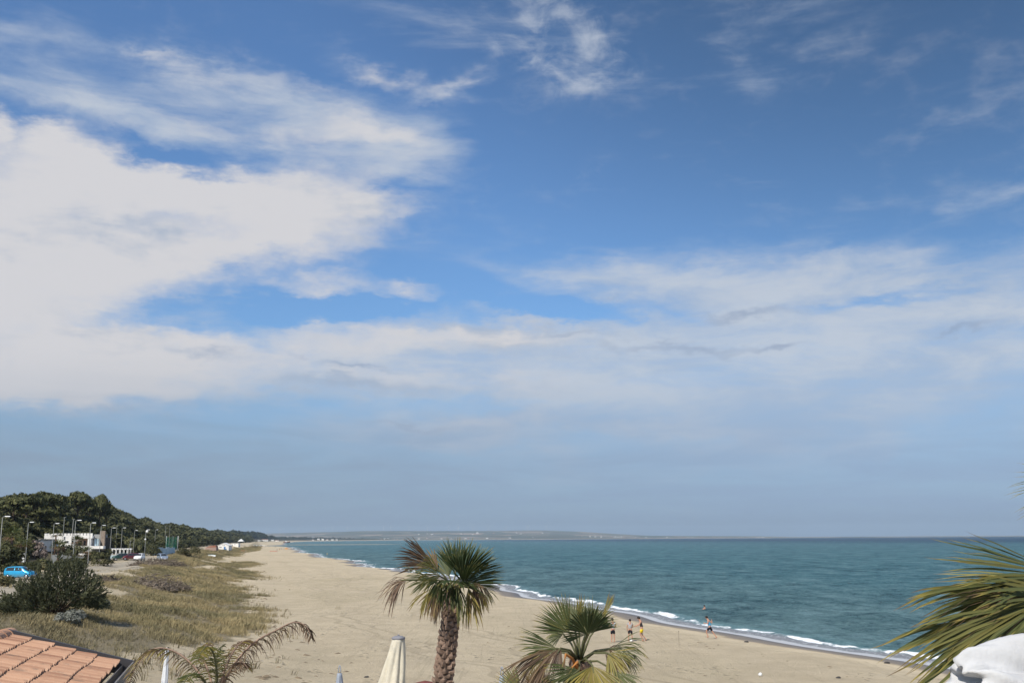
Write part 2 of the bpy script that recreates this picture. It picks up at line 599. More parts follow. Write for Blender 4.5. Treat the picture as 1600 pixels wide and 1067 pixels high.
def inside(poly, x, y):
    n = len(poly)
    c = np.zeros(x.shape, dtype=bool)
    for i in range(n):
        (x1, y1), (x2, y2) = poly[i], poly[(i + 1) % n]
        k = ((y1 > y) != (y2 > y)) & (x < (x2 - x1) * (y - y1) / (y2 - y1 + 1e-12) + x1)
        c ^= k
    return c


GRASS_A = [(227, 884), (300, 886), (340, 888), (396, 892), (404, 902), (352, 907), (366, 922), (389, 932), (362, 941), (385, 950), (405, 965), (410, 984), (330, 1006), (250, 1010), (205, 1024), (100, 1040), (0, 1045), (-80, 1030), (-80, 985), (-20, 960), (60, 945), (170, 944), (198, 933), (196, 924), (172, 913), (184, 906), (208, 897), (232, 890)]
GRASS_B = [(240, 879), (300, 876), (380, 877), (403, 881), (397, 884), (320, 883), (262, 883)]
GRASS_C = [(262, 877), (276, 864), (300, 861), (330, 859), (395, 854), (408, 851), (402, 860), (378, 862), (366, 868), (345, 872), (300, 875)]


def world_poly(pix):
    return [tuple(hit(px, py)[:2]) for px, py in pix]



def mat_sand():
    m, g = material('sand')
    P = g.n('ShaderNodeNewGeometry').outputs['Position']
    s, yy, _ = g.sep(g.n('ShaderNodeUVMap', uv_map='UVMap').outputs[0])
    s = g.math('MULTIPLY_ADD', s, 100.0, WATER)
    n0 = g.noise(g.mapping(P, scale=(1, .35, 1)), 0.05, 5, .6)
    n1 = g.noise(P, 0.35, 6, .62)
    n2 = g.noise(P, 3.0, 6, .7)
    n3 = g.noise(P, 14.0, 4, .7)
    dry = g.mix(g.ramp(n1, .3, .7), (0.475, 0.392, 0.268), (0.565, 0.472, 0.325))
    dry = g.mix(g.ramp(n0, .48, .66, 0, .55), dry, (0.40, 0.335, 0.215))       # patches of coarser, yellower sand
    dry = g.mix(g.ramp(n2, .52, .72, 0, .22), dry, (0.25, 0.2, 0.14))
    # long drag marks left along the beach
    tr = g.noise(g.mapping(P, rot=(0, 0, R(-17)), scale=(1, .035, 1)), 0.5, 4, .55)
    dry = g.mix(g.math('MULTIPLY', g.ramp(g.math('ABSOLUTE', g.math('SUBTRACT', tr, .5)), .012, 0.0), .35), dry, (0.34, 0.28, 0.19))
    # wheel tracks and trodden hollows
    wob = g.noise(g.mapping(P, scale=(.3, 1, 1)), .03, 3, .5)
    for off in (19.0, 20.7, 27.0, 28.6):
        u = g.math('ABSOLUTE', g.math('SUBTRACT', g.math('MULTIPLY_ADD', g.math('SUBTRACT', wob, .5), 34.0, s), off + WATER))
        dry = g.mix(g.math('MULTIPLY', g.ramp(u, .34, .12), g.ramp(n1, .35, .6, .1, .5)), dry, (0.31, 0.25, 0.165))
    vo = g.n('ShaderNodeTexVoronoi', feature='F1')
    g.put(vo.inputs['Vector'], g.vmath('ADD', P, g.vmath('MULTIPLY', g.noise(P, 2.0, 2, .5, out=1), (.5, .5, 0))))
    vo.inputs['Scale'].default_value = 1.25
    trod = g.math('MULTIPLY', g.ramp(vo.outputs['Distance'], .30, .10), g.ramp(g.noise(P, .09, 4, .6), .47, .6))
    dry = g.mix(g.math('MULTIPLY', trod, .4), dry, (0.30, 0.245, 0.16))
    # damp strip along the water
    e = g.math('MULTIPLY_ADD', g.math('SUBTRACT', n1, .5), 2.4, s)
    wet = g.ramp(e, 4.6, 3.0)
    wetter = g.ramp(e, 2.4, 0.6)
    c = g.mix(wet, dry, (0.215, 0.165, 0.108))
    c = g.mix(wetter, c, (0.125, 0.105, 0.085))
    # soil under the dune plants and the wood
    soil = g.ramp(g.math('MULTIPLY_ADD', g.math('SUBTRACT', n0, .5), 14, s), 74, 84)
    c = g.mix(soil, c, (0.10, 0.085, 0.05))
    lit = g.ramp(g.math('MULTIPLY_ADD', g.math('SUBTRACT', n1, .5), 1.1, g.attr('plants')), .35, .75)
    c = g.mix(g.math('MULTIPLY', lit, .85), c, g.mix(g.ramp(n2, .35, .65), (0.135, 0.115, 0.07), (0.225, 0.185, 0.11)))
    rough = g.ramp(wet, 0, 1, .95, .42)
    h = g.math('MULTIPLY_ADD', trod, -1.2, g.math('MULTIPLY_ADD', n3, .45, g.math('MULTIPLY_ADD', n2, .6, g.math('MULTIPLY', n1, 1.2))))
    dim = g.ramp(s, 3, 9, .12, 1)
    nm = g.bump(g.math('MULTIPLY', h, dim), .9, .24)
    g.out(g.bsdf(c, rough, .25, nm))
    return m


def build_ground():
    ys = np.concatenate([np.arange(-60, 40, 4.0), np.geomspace(40, 500, 330), np.geomspace(503, 18000, 170)])
    ss = np.concatenate([[-2500, -600, -200, -80], np.arange(-40, -8, 4), np.arange(-8, 10, .75), np.arange(10, 36, 1.5), np.arange(36, 140, 1.6), np.geomspace(142, 9000, 36)])
    S, Y = np.meshgrid(ss, ys)
    X = shore_x(Y) - S
    Z = ground_z(X, Y)
    fold = np.clip((Y - 11000) / 3000, 0, 1)
    uv = np.stack([S.ravel() / 100, Y.ravel() / 100], 1)
    pl = np.zeros(X.shape)
    for poly in (GRASS_A, GRASS_B, GRASS_C):
        pl = np.maximum(pl, inside(world_poly(poly), X, Y))
    pl *= np.interp(Y, [42, 52, 60], [.45, .8, 1])
    o = link('beach_ground', grid_mesh('beach_ground', (X, Y), Z, uv, True, {'plants': pl.ravel()}), M_SAND)
    return tag(o, kind='structure')


def mat_sea():
    m, g = material('sea_water')
    P = g.n('ShaderNodeNewGeometry').outputs['Position']
    o, yy, _ = g.sep(g.n('ShaderNodeUVMap', uv_map='UVMap').outputs[0])
    o = g.math('MULTIPLY', o, 100.0)                                      # metres off the shore
    nf = g.noise(g.mapping(P, scale=(1, .16, 1)), .55, 4, .6)              # varies along the water's edge
    nl = g.noise(g.mapping(P, rot=(0, 0, R(12)), scale=(1.0, .5, 1)), .9, 6, .65)
    nb = g.noise(g.mapping(P, scale=(.5, 1, 1)), .02, 5, .6)
    big = g.noise(g.mapping(P, scale=(.35, 1, 1)), .0035, 5, .6)
    deep = g.ramp(g.math('MULTIPLY_ADD', g.math('SUBTRACT', big, .5), 700, o), 350, 1500)
    c = g.mix(g.ramp(o, 6, 90), (0.095, 0.176, 0.182), (0.060, 0.158, 0.180))
    c = g.mix(g.ramp(nb, .4, .65, 0, .35), c, (0.03, 0.095, 0.112))
    ch = g.noise(g.mapping(P, rot=(0, 0, R(-8)), scale=(1, .5, 1)), .10, 9, .96)  # bright and dark sides of ripples, mixed into the water colour
    c = g.mix(g.ramp(ch, .50, .585, 0, .9), c, (0.15, 0.255, 0.272))
    c = g.mix(g.ramp(ch, .50, .42, 0, .9), c, (0.016, 0.06, 0.074))
    c = g.mix(g.math('MULTIPLY', deep, .9), c, (0.008, 0.036, 0.078))
    # light and dark of the small waves
    rip = g.noise(g.mapping(P, rot=(0, 0, R(-15)), scale=(.45, 1.3, 1)), .8, 6, .68)
    # swash over the sand, then the broken wave
    sw = g.ramp(g.math('MULTIPLY_ADD', g.math('SUBTRACT', nf, .5), 1.6, o), 2.8, 1.8)
    c = g.mix(sw, c, (0.20, 0.20, 0.20))
    e = g.math('MULTIPLY_ADD', g.math('SUBTRACT', nf, .5), 2.2, o)
    band = g.math('MULTIPLY', g.ramp(e, 1.9, 2.4), g.ramp(e, 3.7, 2.7))
    al = g.noise(g.mapping(P, scale=(.2, 1, 1)), .11, 3, .6)
    band = g.math('MULTIPLY', band, g.ramp(al, .38, .6, .62, 1.15))
    foam = g.ramp(g.math('MULTIPLY_ADD', g.math('SUBTRACT', nl, .5), 2.4, band), .58, 1.05)
    lace = g.math('MULTIPLY', g.ramp(o, 4.0, 1.0), g.ramp(g.math('ABSOLUTE', g.math('SUBTRACT', nl, .5)), .02, .0))
    foam = g.math('MAXIMUM', foam, g.math('MULTIPLY', lace, .45))
    edge = g.math('MULTIPLY', g.ramp(g.math('MULTIPLY_ADD', g.math('SUBTRACT', nf, .5), 2.0, o), .9, .2), .5)
    foam = g.math('MAXIMUM', foam, edge)
    c = g.mix(foam, c, (0.74, 0.76, 0.78))
    calm = g.ramp(o, 1.5, 7, .08, 1.0)
    w2 = g.noise(g.mapping(P, rot=(0, 0, R(-12)), scale=(.8, .9, 1)), .12, 8, .68)
    hh = g.math('MULTIPLY_ADD', rip, .55, g.math('MULTIPLY', w2, 1.0))
    nm = g.bump(g.math('MULTIPLY', hh, calm), 1.0, 1.6)
    df = g.n('ShaderNodeBsdfDiffuse')
    g.put(df.inputs['Color'], c); g.put(df.inputs['Normal'], nm)
    gl = g.n('ShaderNodeBsdfGlossy')
    gl.inputs['Roughness'].default_value = .17
    g.put(gl.inputs['Normal'], nm)
    fr = g.n('ShaderNodeFresnel')
    fr.inputs['IOR'].default_value = 1.33
    g.put(fr.inputs['Normal'], nm)
    # small waves hide most of the mirror at a low angle
    f = g.math('MULTIPLY', g.math('MINIMUM', fr.outputs[0], .27), g.math('SUBTRACT', 1.0, foam))
    mx = g.n('ShaderNodeMixShader')
    g.put(mx.inputs[0], f)
    g.t.links.new(df.outputs[0], mx.inputs[1]); g.t.links.new(gl.outputs[0], mx.inputs[2])
    g.out(mx.outputs[0])
    return m


def build_sea():
    ys = np.concatenate([np.arange(10, 45, 1.5), np.geomspace(45, 420, 620), np.geomspace(423, 26000, 260)])
    oo = np.concatenate([[-14, -8, -5], np.arange(-3, 14, .4), np.arange(14, 70, .9), np.geomspace(71, 30000, 110)])
    O, Y = np.meshgrid(oo, ys)
    X = shore_x(Y) + WATER + O
    near = np.clip(1 - Y / 600, 0, 1) ** 1.5
    off = np.clip((O - 3) / 14, 0, 1)
    rng = np.random.default_rng(5)
    Z = np.zeros_like(X)
    for i in range(26):
        lam = rng.uniform(2.4, 11)
        a = rng.normal(R(200), 0.45)
        Z += 0.0055 * lam ** .8 * np.sin((X * np.cos(a) + Y * np.sin(a)) * 2 * np.pi / lam + rng.uniform(0, 6.28))
    Z *= near * off
    along = 0.5 + 0.5 * np.sin(Y / 11 + 0.8 * np.sin(Y / 4.3)) * np.sin(Y / 23 + 1)
    crest = 3.2 + 0.35 * np.sin(Y / 8.0) + 0.2 * np.sin(Y / 3.1)
    Z += (0.12 + 0.3 * along) * np.exp(-((O - crest) / np.where(O > crest, 1.5, .7)) ** 2) * np.clip(1 - Y / 1500, 0, 1)
    Z += 0.12 * np.exp(-((O - crest - 9) / 2.2) ** 2) * np.clip(1 - Y / 900, 0, 1)
    Z += 0.05 * np.clip(1 - np.abs(O) / 3, 0, 1)
    uv = np.stack([O.ravel() / 100, Y.ravel() / 100], 1)
    o = link('sea', grid_mesh('sea', (X, Y), Z, uv), M_SEA)
    return tag(o, kind='structure')


def mat_hills():
    m, g = material('far_hills')
    P = g.n('ShaderNodeNewGeometry').outputs['Position']
    v = g.n('ShaderNodeTexVoronoi', feature='F1')
    g.put(v.inputs['Vector'], g.mapping(P, scale=(1, .35, 1)))
    v.inputs['Scale'].default_value = .0022
    r = g.sep(v.outputs['Color'])[0]
    n = g.noise(P, .0012, 6, .6)
    c = g.mix(g.ramp(r, .35, .75), (0.10, 0.11, 0.085), (0.33, 0.26, 0.20))
    c = g.mix(g.ramp(n, .42, .6), c, (0.065, 0.08, 0.055))
    g.out(g.bsdf(c, .95, .1))
    return m


def build_hills():
    xs = np.linspace(-9000, 5200, 150)
    ys = np.linspace(11200, 20500, 40)
    X, Y = np.meshgrid(xs, ys)
    px = 800 + 1600 * X / Y                                               # bearing seen from the beach town, as a slope
    top = np.interp(px, [-400, 380, 480, 560, 640, 760, 850, 900, 940, 1000, 1080, 1180, 1230], [150, 122, 120, 135, 132, 140, 142, 120, 90, 52, 38, 24, 6])
    inland = np.clip((Y - np.interp(px, [0, 600, 800, 1000, 1200], [11000, 11600, 12300, 13200, 14800])) / 5200, 0, 1)
    prof = inland ** .8
    rng = np.random.default_rng(2)
    nz = sum(np.sin(X / rng.uniform(300, 1500) + rng.uniform(0, 6)) * np.sin(Y / rng.uniform(500, 1700) + rng.uniform(0, 6)) for _ in range(9)) / 9
    Z = top * prof * (1 + .35 * nz) - 1.5 + 4 * (inland > 0)
    o = link('far_hills', grid_mesh('far_hills', (X, Y), Z), M_HILLS)
    return tag(o, kind='structure')


def mat_road():
    m, g = material('dirt_road')
    P = g.n('ShaderNodeNewGeometry').outputs['Position']
    n1 = g.noise(P, .5, 6, .65)
    n2 = g.noise(P, 5.0, 5, .7)
    tr = g.noise(g.mapping(P, rot=(0, 0, R(-19)), scale=(1, .04, 1)), .9, 3, .5)
    c = g.mix(g.ramp(n1, .3, .7), (0.33, 0.285, 0.215), (0.42, 0.365, 0.28))
    c = g.mix(g.ramp(tr, .45, .62, 0, .5), c, (0.20, 0.18, 0.145))
    c = g.mix(g.ramp(n2, .5, .7, 0, .3), c, (0.18, 0.16, 0.125))
    g.out(g.bsdf(c, .95, .2, g.bump(n2, .5, .06)))
    return m


def build_road():
    ys = np.concatenate([np.arange(72, 300, 1.2), np.arange(300, 760, 3.0)])
    wl = np.interp(ys, [72, 100, 125, 150, 180, 240, 300, 430, 760], [78, 77, 73, 70, 70, 69.5, 69, 68, 66])
    wr = np.interp(ys, [72, 86, 95, 103, 112, 122, 135, 150, 175, 210, 300, 430, 760], [60.5, 57.5, 55.3, 53.6, 55.0, 57.5, 58.4, 57.4, 58.5, 60, 62, 62, 62])
    wr = wr + .5 * np.sin(ys / 2.3) + .3 * np.sin(ys / 1.1)
    wl = wl + .4 * np.sin(ys / 3.3)
    t = np.linspace(0, 1, 12)
    S = wr[:, None] + (wl - wr)[:, None] * t[None]
    Y = np.repeat(ys[:, None], 12, 1)
    X = shore_x(Y) - S
    Z = ground_z(X, Y) + .035
    Z[:, 0] -= .1
    Z[:, -1] -= .1
    o = link('dirt_road', grid_mesh('dirt_road', (X, Y), Z), M_ROAD)
    return tag(o, kind='structure')


def build_sandbar():
    v, f = [], []
    n = 60
    c = at_z(530, 850.6, 0.0)
    for k in range(n):
        a = 2 * math.pi * k / n
        rr = 1 + .08 * math.sin(3 * a) + .05 * math.sin(7 * a)
        v.append((c.x + 110 * rr * math.cos(a) , c.y + 55 * rr * math.sin(a) - .25 * 110 * math.cos(a), -.05))
        v.append((c.x + 85 * rr * math.cos(a), c.y + 35 * rr * math.sin(a) - .25 * 85 * math.cos(a), .22))
    v.append((c.x, c.y, .3))
    for k in range(n):
        j = (k + 1) % n
        f += [(2 * k, 2 * j, 2 * j + 1, 2 * k + 1), (2 * k + 1, 2 * j + 1, 2 * n)]
    uvs = [(0.0, 0)] * len(v)
    o = link('sandbar', pymesh('sandbar', v, f, True, uv=uvs), M_SAND)
    return tag(o, kind='structure')


def build_haze():
    m, g = material('haze')
    vol = g.n('ShaderNodeVolumePrincipled')
    vol.inputs['Color'].default_value = (0.76, 0.91, 1.0, 1)
    vol.inputs['Density'].default_value = 5.4e-5
    vol.inputs['Anisotropy'].default_value = 0.2
    g.out(None, vol.outputs[0])
    b = MB().box((3000, 12900, 128), (76000, 30000, 360))
    o = b.build('haze', m)
    return tag(o, kind='stuff')


M_SAND, M_SEA, M_HILLS, M_ROAD = mat_sand(), mat_sea(), mat_hills(), mat_road()
build_ground()
build_sea()
build_hills()
build_road()
build_sandbar()
HAZE = build_haze()
# ---------------------------------------------------------------- plants: materials
def mat_leaf(name, dark, light, trans=0.25, rough=0.6, noise=0.6, extra=None):
    """leaves: tone runs with each leaf's own 'tint' and with a slow change through the plant"""
    m, g = material(name)
    t = g.attr('tint')
    P = g.n('ShaderNodeNewGeometry').outputs['Position']
    n = g.noise(P, noise, 3, .6)
    r = g.n('ShaderNodeObjectInfo').outputs['Random']
    f = g.math('MULTIPLY_ADD', g.math('SUBTRACT', n, .5), .9, t)
    f = g.math('MULTIPLY_ADD', g.math('SUBTRACT', r, .5), .45, f, clamp=True)
    c = g.mix(f, dark, light)
    if extra:
        c = g.mix(g.ramp(t, .93, .96), c, extra)
    p = g.bsdf(c, rough, .25)
    tr = g.n('ShaderNodeBsdfTranslucent')
    g.put(tr.inputs['Color'], c)
    mx = g.n('ShaderNodeMixShader')
    mx.inputs[0].default_value = trans
    g.t.links.new(p, mx.inputs[1])
    g.t.links.new(tr.outputs[0], mx.inputs[2])
    g.out(mx.outputs[0])
    return m


def mat_frond():
    m, g = material('palm_leaf')
    hue, t, rnd = g.attr('hue'), g.attr('along'), g.attr('tint')
    rp = g.n('ShaderNodeValToRGB')
    e = rp.color_ramp.elements
    e[0].position, e[0].color = 0.0, (0.125, 0.078, 0.052, 1)
    e[1].position, e[1].color = 1.0, (0.038, 0.058, 0.020, 1)
    for pos, col in ((.25, (0.175, 0.115, 0.068)), (.5, (0.27, 0.22, 0.05)), (.74, (0.115, 0.125, 0.042))):
        x = e.new(pos)
        x.color = (*col, 1)
    h = g.math('MULTIPLY_ADD', g.math('SUBTRACT', rnd, .5), .16, hue)
    tip = g.ramp(t, .78, 1.0, 0, .6)
    h = g.math('SUBTRACT', h, g.math('MULTIPLY', tip, hue), clamp=True)
    g.put(rp.inputs[0], h)
    c = rp.outputs[0]
    q = g.ramp(rnd, 0, 1, .75, 1.3, smooth=False)
    c = g.mix(1.0, c, g.comb(q, q, q), 'MULTIPLY')
    p = g.bsdf(c, .5, .35)
    tr = g.n('ShaderNodeBsdfTranslucent')
    g.put(tr.inputs['Color'], c)
    mx = g.n('ShaderNodeMixShader')
    mx.inputs[0].default_value = .25
    g.t.links.new(p, mx.inputs[1])
    g.t.links.new(tr.outputs[0], mx.inputs[2])
    g.out(mx.outputs[0])
    return m


def mat_grass():
    m, g = material('dune_grass')
    P = g.n('ShaderNodeNewGeometry').outputs['Position']
    t, hgt = g.attr('tint'), g.attr('along')
    n = g.noise(g.mapping(P, scale=(1, .6, 1)), .13, 5, .6)
    n2 = g.noise(P, .9, 4, .6)
    f = g.math('MULTIPLY_ADD', g.math('SUBTRACT', n2, .5), .8, g.math('MULTIPLY_ADD', t, .5, g.ramp(n, .36, .64, -.25, .75)), clamp=True)
    c = g.mix(f, (0.175, 0.158, 0.082), (0.375, 0.30, 0.155))
    c = g.mix(g.ramp(n2, .55, .68, 0, .6), c, (0.115, 0.118, 0.068))
    nearer = g.ramp(g.math('MULTIPLY_ADD', g.math('SUBTRACT', n, .5), 40, g.sep(P)[1]), 76, 62)
    c = g.mix(g.math('MULTIPLY', nearer, .65), c, g.mix(t, (0.115, 0.11, 0.068), (0.19, 0.165, 0.10)))
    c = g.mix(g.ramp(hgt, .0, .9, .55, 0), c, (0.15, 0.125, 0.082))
    g.out(g.bsdf(c, .8, .15))
    return m


M_FROND = mat_frond()
M_PINE = mat_leaf('pine_needles', (0.038, 0.047, 0.018), (0.145, 0.145, 0.056), .18, .75, .12)
M_MACCHIA = mat_leaf('scrub_leaves', (0.038, 0.045, 0.019), (0.138, 0.135, 0.058), .2, .7, .2)
M_FARWOOD = mat_leaf('far_wood_leaves', (0.018, 0.028, 0.012), (0.050, 0.062, 0.026), .1, .8, .02)
M_TAMARISK = mat_leaf('tamarisk_sprays', (0.055, 0.064, 0.034), (0.18, 0.18, 0.095), .3, .7, .8)
M_GREYBUSH = mat_leaf('silver_leaves', (0.12, 0.13, 0.10), (0.36, 0.36, 0.32), .2, .7, 1.0)
M_DRYBUSH = mat_leaf('olive_leaves', (0.07, 0.07, 0.03), (0.17, 0.15, 0.07), .2, .7, .8)
M_GRASS = mat_grass()
M_BARK = simple('bark', (0.085, 0.062, 0.045), .9, .1, .4, 3, .03)
M_PALMBARK = simple('palm_bark', (0.14, 0.095, 0.07), .95, .1, .45, 14, .02)
M_BOOT = simple('palm_leaf_base', (0.225, 0.155, 0.115), .9, .15, .45, 16, .01, island=.35)
M_PETIOLE = simple('palm_petiole', (0.105, 0.105, 0.048), .6, .3, .3, 5)
M_PETIOLE_ORANGE = simple('orange_petiole', (0.42, 0.17, 0.045), .6, .3, .3, 5)
M_TWIG = simple('dead_wood', (0.15, 0.122, 0.095), .95, .1, .55, 2.5, island=.2)


# ---------------------------------------------------------------- leaf clouds
def leaf_cloud(rng, clumps, n, size, aspect=1.6, up=0.35):
    """n small leaf sprays spread through ellipsoid clumps (cx,cy,cz,rx,ry,rz), thicker towards their skins"""
    cl = np.array(clumps, dtype=float)
    w = (cl[:, 3] * cl[:, 4] * cl[:, 5]) ** .67
    idx = rng.choice(len(cl), n, p=w / w.sum())
    d = rng.normal(size=(n, 3))
    d /= np.linalg.norm(d, axis=1)[:, None]
    d[:, 2] = np.where(rng.random(n) < .75, np.abs(d[:, 2]) * 1.0, d[:, 2])
    r = np.clip(1 - np.abs(rng.normal(0, .22, n)), .05, 1.06)
    c = cl[idx, :3] + d * r[:, None] * cl[idx, 3:]
    nr = d / cl[idx, 3:] * cl[idx, 3:].mean(1)[:, None] + rng.normal(0, .55, (n, 3)) + np.array([0, 0, up])
    nr /= np.linalg.norm(nr, axis=1)[:, None]
    a = np.cross(nr, rng.normal(size=(n, 3)))
    a /= np.linalg.norm(a, axis=1)[:, None]
    b = np.cross(nr, a)
    s = size * rng.uniform(.6, 1.35, n)[:, None]
    sag = nr * s * rng.uniform(-.25, .25, (n, 1))
    V = np.stack([c - a * s * aspect * .5, c - b * s * .5 + sag, c + a * s * aspect * .5, c + b * s * .5 + sag], 1).reshape(-1, 3)
    F = np.arange(4 * n).reshape(n, 4)
    tint = np.clip(rng.normal(.45, .2, n) + .12 * (rng.random(len(cl))[idx] - .5), 0, .92)
    return V, F, np.repeat(tint, 4)


def cloud_mesh(name, rng, clumps, n, size, **kw):
    V, F, t = leaf_cloud(rng, clumps, n, size, **kw)
    return pymesh(name, V, F, False, {'tint': t})


def dome_clumps(rng, R_, H, n, z0, flat=.55, jitter=.3):
    out = []
    for i in range(n):
        a, q = rng.uniform(0, 2 * math.pi), math.sqrt(rng.random())
        r = R_ * rng.uniform(.32, .5)
        x, y = q * (R_ - r * .6) * math.cos(a), q * (R_ - r * .6) * math.sin(a)
        z = z0 + H * (1 - (q * .95) ** 2) * rng.uniform(.75, 1.05)
        out.append((x, y, z, r, r, r * flat * rng.uniform(.8, 1.25)))
    return out


# ---------------------------------------------------------------- the wood on the hill
def trunk_mesh(name, rng, h, r, spread, nl=5):
    mb = MB()
    lean = rng.uniform(-.08, .08, 2)
    top = Vector((lean[0] * h, lean[1] * h, h))
    mb.tube([(0, 0, -.6), tuple(top * .5 + Vector((.1, -.05, 0))), tuple(top)], [r * 1.2, r, r * .6], 7)
    for i in range(nl):
        a = i * 2 * math.pi / nl + rng.uniform(-.4, .4)
        b = top * rng.uniform(.55, .9)
        e = b + Vector((math.cos(a) * spread * .7, math.sin(a) * spread * .7, h * .3))
        mb.tube([tuple(b), tuple((b + e) / 2 + Vector((0, 0, -.15))), tuple(e)], [r * .5, r * .38, r * .15], 5)
    return mb.mesh(name)


def build_wood():
    rng = np.random.default_rng(11)
    pines, shrubs = [], []
    for i in range(5):                                        # umbrella pines: wide, flat-bottomed heads
        Rr, h = rng.uniform(3.4, 4.6), rng.uniform(3.6, 5.0)
        cl = dome_clumps(rng, Rr, 1.6, 13, h, .5)
        pines.append((trunk_mesh('trunk', rng, h + .6, .22, Rr, 6), cloud_mesh('crown', rng, cl, 1500, .52)))
    for i in range(5):                                        # wind-pruned scrub heads, down to the ground
        Rr = rng.uniform(3.2, 4.4)
        cl = dome_clumps(rng, Rr, 2.6, 12, .8, .62) + [(0, 0, 1.0, Rr * .85, Rr * .85, 1.6)]
        shrubs.append((trunk_mesh('trunk', rng, 2.2, .16, Rr * .8, 5), cloud_mesh('crown', rng, cl, 1500, .5)))
    for tm, cm in pines:
        tm.materials.append(M_BARK); cm.materials.append(M_PINE)
    for tm, cm in shrubs:
        tm.materials.append(M_BARK); cm.materials.append(M_MACCHIA)

    def tree(kind, x, y, z, s, name, label, group):
        tm, cm = kind
        t = empty(name, (x, y, z), rng.uniform(0, 6.28))
        t.scale = (s * rng.uniform(.9, 1.1), s * rng.uniform(.9, 1.1), s * rng.uniform(.85, 1.1))
        tag(t, label, 'tree', group)
        a = bpy.data.objects.new('trunk', tm); COL.objects.link(a); a.parent = t
        b = bpy.data.objects.new('crown', cm); COL.objects.link(b); b.parent = t
        return t

    # the trees that stand out on the skyline
    sky = [(22, 772, 240, .95, 0, 'round dark crown breaking the skyline at the far left of the hill'),
           (45, 765, 265, 1.15, 1, 'broad domed pine at the left end of the hilltop row'),
           (70, 764, 300, 1.2, 2, 'tall hilltop pine between the domed pine and the gapped one'),
           (92, 766, 330, 1.15, 3, 'dense hilltop pine just left of the tallest tree'),
           (124, 762, 350, 1.35, 4, 'tallest tree on the hilltop with sky showing through its crown'),
           (141, 775, 360, .75, 0, 'thin small pine in the gap right of the tallest hilltop tree'),
           (157, 768, 365, 1.15, 2, 'pointed dark tree at the right end of the hilltop row'),
           (169, 780, 372, .7, 1, 'small tree where the hilltop row drops to the slope')]
    for px, py, D, s, k, lab in sky:
        p = at_depth(px, py, D)
        g0 = gz(p.x, p.y)
        t = tree(pines[k], p.x, p.y, g0 - .3, s, 'pine_tree', lab, 'trees along the hilltop')
        t.scale.z = max(.6, (p.z - g0) / 6.9)
    # the slope: single trees, nearest first
    spots = []
    y = 150.0
    while y < 760:
        step = 3.4 + y * .0065
        s = 75.0
        while s < 112 + min(y * .03, 14):
            spots.append((y + rng.uniform(-.5, .5) * step, s + rng.uniform(-.5, .5) * step))
            s += step
        y += step
    spots.sort()
    near, rest = spots[:290], spots[290:]
    kinds = {0: ('scrub_tree', 'rounded low dark green tree on the slope', shrubs),
             1: ('pine_tree', 'flat crowned umbrella pine on the slope', pines)}
    n = 0
    blocked = [(-118, -86, 225, 262)]
    for (yy, s) in near:
        x = float(shore_x(yy)) - s
        if any(a < x < b and c < yy < d for a, b, c, d in blocked) or (s < 80 and 215 < yy < 350):
            continue
        k = 1 if rng.random() < .35 and s > 88 else 0
        ppx = 800 + FPX * x / yy
        if yy < 262 and (45 < ppx < 220 or s < 84):
            continue
        nm, lab, lst = kinds[k]
        lab += [' left of the white building', ' above the white building', ' above the parked cars', ' beyond the pale blue hoarding'][0 if ppx < 62 else 1 if ppx < 165 else 2 if ppx < 236 else 3]
        tree(lst[n % 5], x, yy, gz(x, yy) - .3, rng.uniform(.75, 1.1) * (1 if s > 84 else .8), nm, lab, ['rounded trees on the wooded hill', 'umbrella pines on the wooded hill'][k])
        n += 1

    # beyond them the wood reads as one mass
    Vs, Fs, Ts, b = [], [], [], 0
    protos = [leaf_cloud(rng, dome_clumps(rng, 4, 2.4, 9, 1.2, .6) + [(0, 0, 1.2, 3.4, 3.4, 1.8)], 340, .95) for _ in range(4)]
    def scatter(pts, sc):
        nonlocal b
        for (x, yy) in pts:
            V, F, t = protos[rng.integers(4)]
            a = rng.uniform(0, 6.28)
            q = sc * rng.uniform(.75, 1.3)
            M = np.array([[math.cos(a), -math.sin(a), 0], [math.sin(a), math.cos(a), 0], [0, 0, 1]]) * q
            Vs.append(V @ M.T + np.array([x, yy, gz(x, yy) - .4]))
            Fs.append(F + b)
            Ts.append(np.clip(t + rng.normal(0, .1), 0, .92))
            b += len(V)
    pts = [(float(shore_x(yy)) - s, yy) for yy, s in rest if not (s < 80 and yy < 350)]
    scatter(pts, 1.05)
    under = [(float(shore_x(yy + 1.7)) - s - 1.6, yy + 1.7) for yy, s in near]
    under = [(x, yy) for x, yy in under if not (yy < 262 and (40 < 800 + FPX * x / yy < 225 or float(shore_x(yy)) - x < 86)) and not (float(shore_x(yy)) - x < 82 and yy < 350)]
    scatter(under, .8)
    yy = 760.0
    while yy < 2400:
        for s in np.arange(78, 150, 9 + yy * .004):
            q = yy + rng.uniform(-6, 6)
            ss = s + rng.uniform(-4, 4)
            scatter([(float(shore_x(q)) - ss, q)], 1.25 + yy * .0005)
        yy += 9 + yy * .008
    o = link('hill_wood', pymesh('hill_wood', np.concatenate(Vs), np.concatenate(Fs), False, {'tint': np.concatenate(Ts)}), M_MACCHIA)
    tag(o, 'dense dark green wood running along the shore behind the beach', 'wood', kind='stuff')
    # the low belt of wood round the bay
    Vs, Fs, Ts, b = [], [], [], 0
    yy = 2400.0
    while yy < 10200:
        hgt = np.interp(yy, [2400, 3500, 4300, 5200, 5900, 7000, 8600, 10200], [2.6, 3.4, 4.0, 2.8, 1.9, 2.7, 1.9, 1.1])
        for s in np.arange(130, 420, 60):
            q = yy + rng.uniform(-20, 20)
            scatter([(float(shore_x(q)) - s - rng.uniform(0, 50), q)], hgt * 1.35)
        yy += 22 + (yy - 2400) * .004
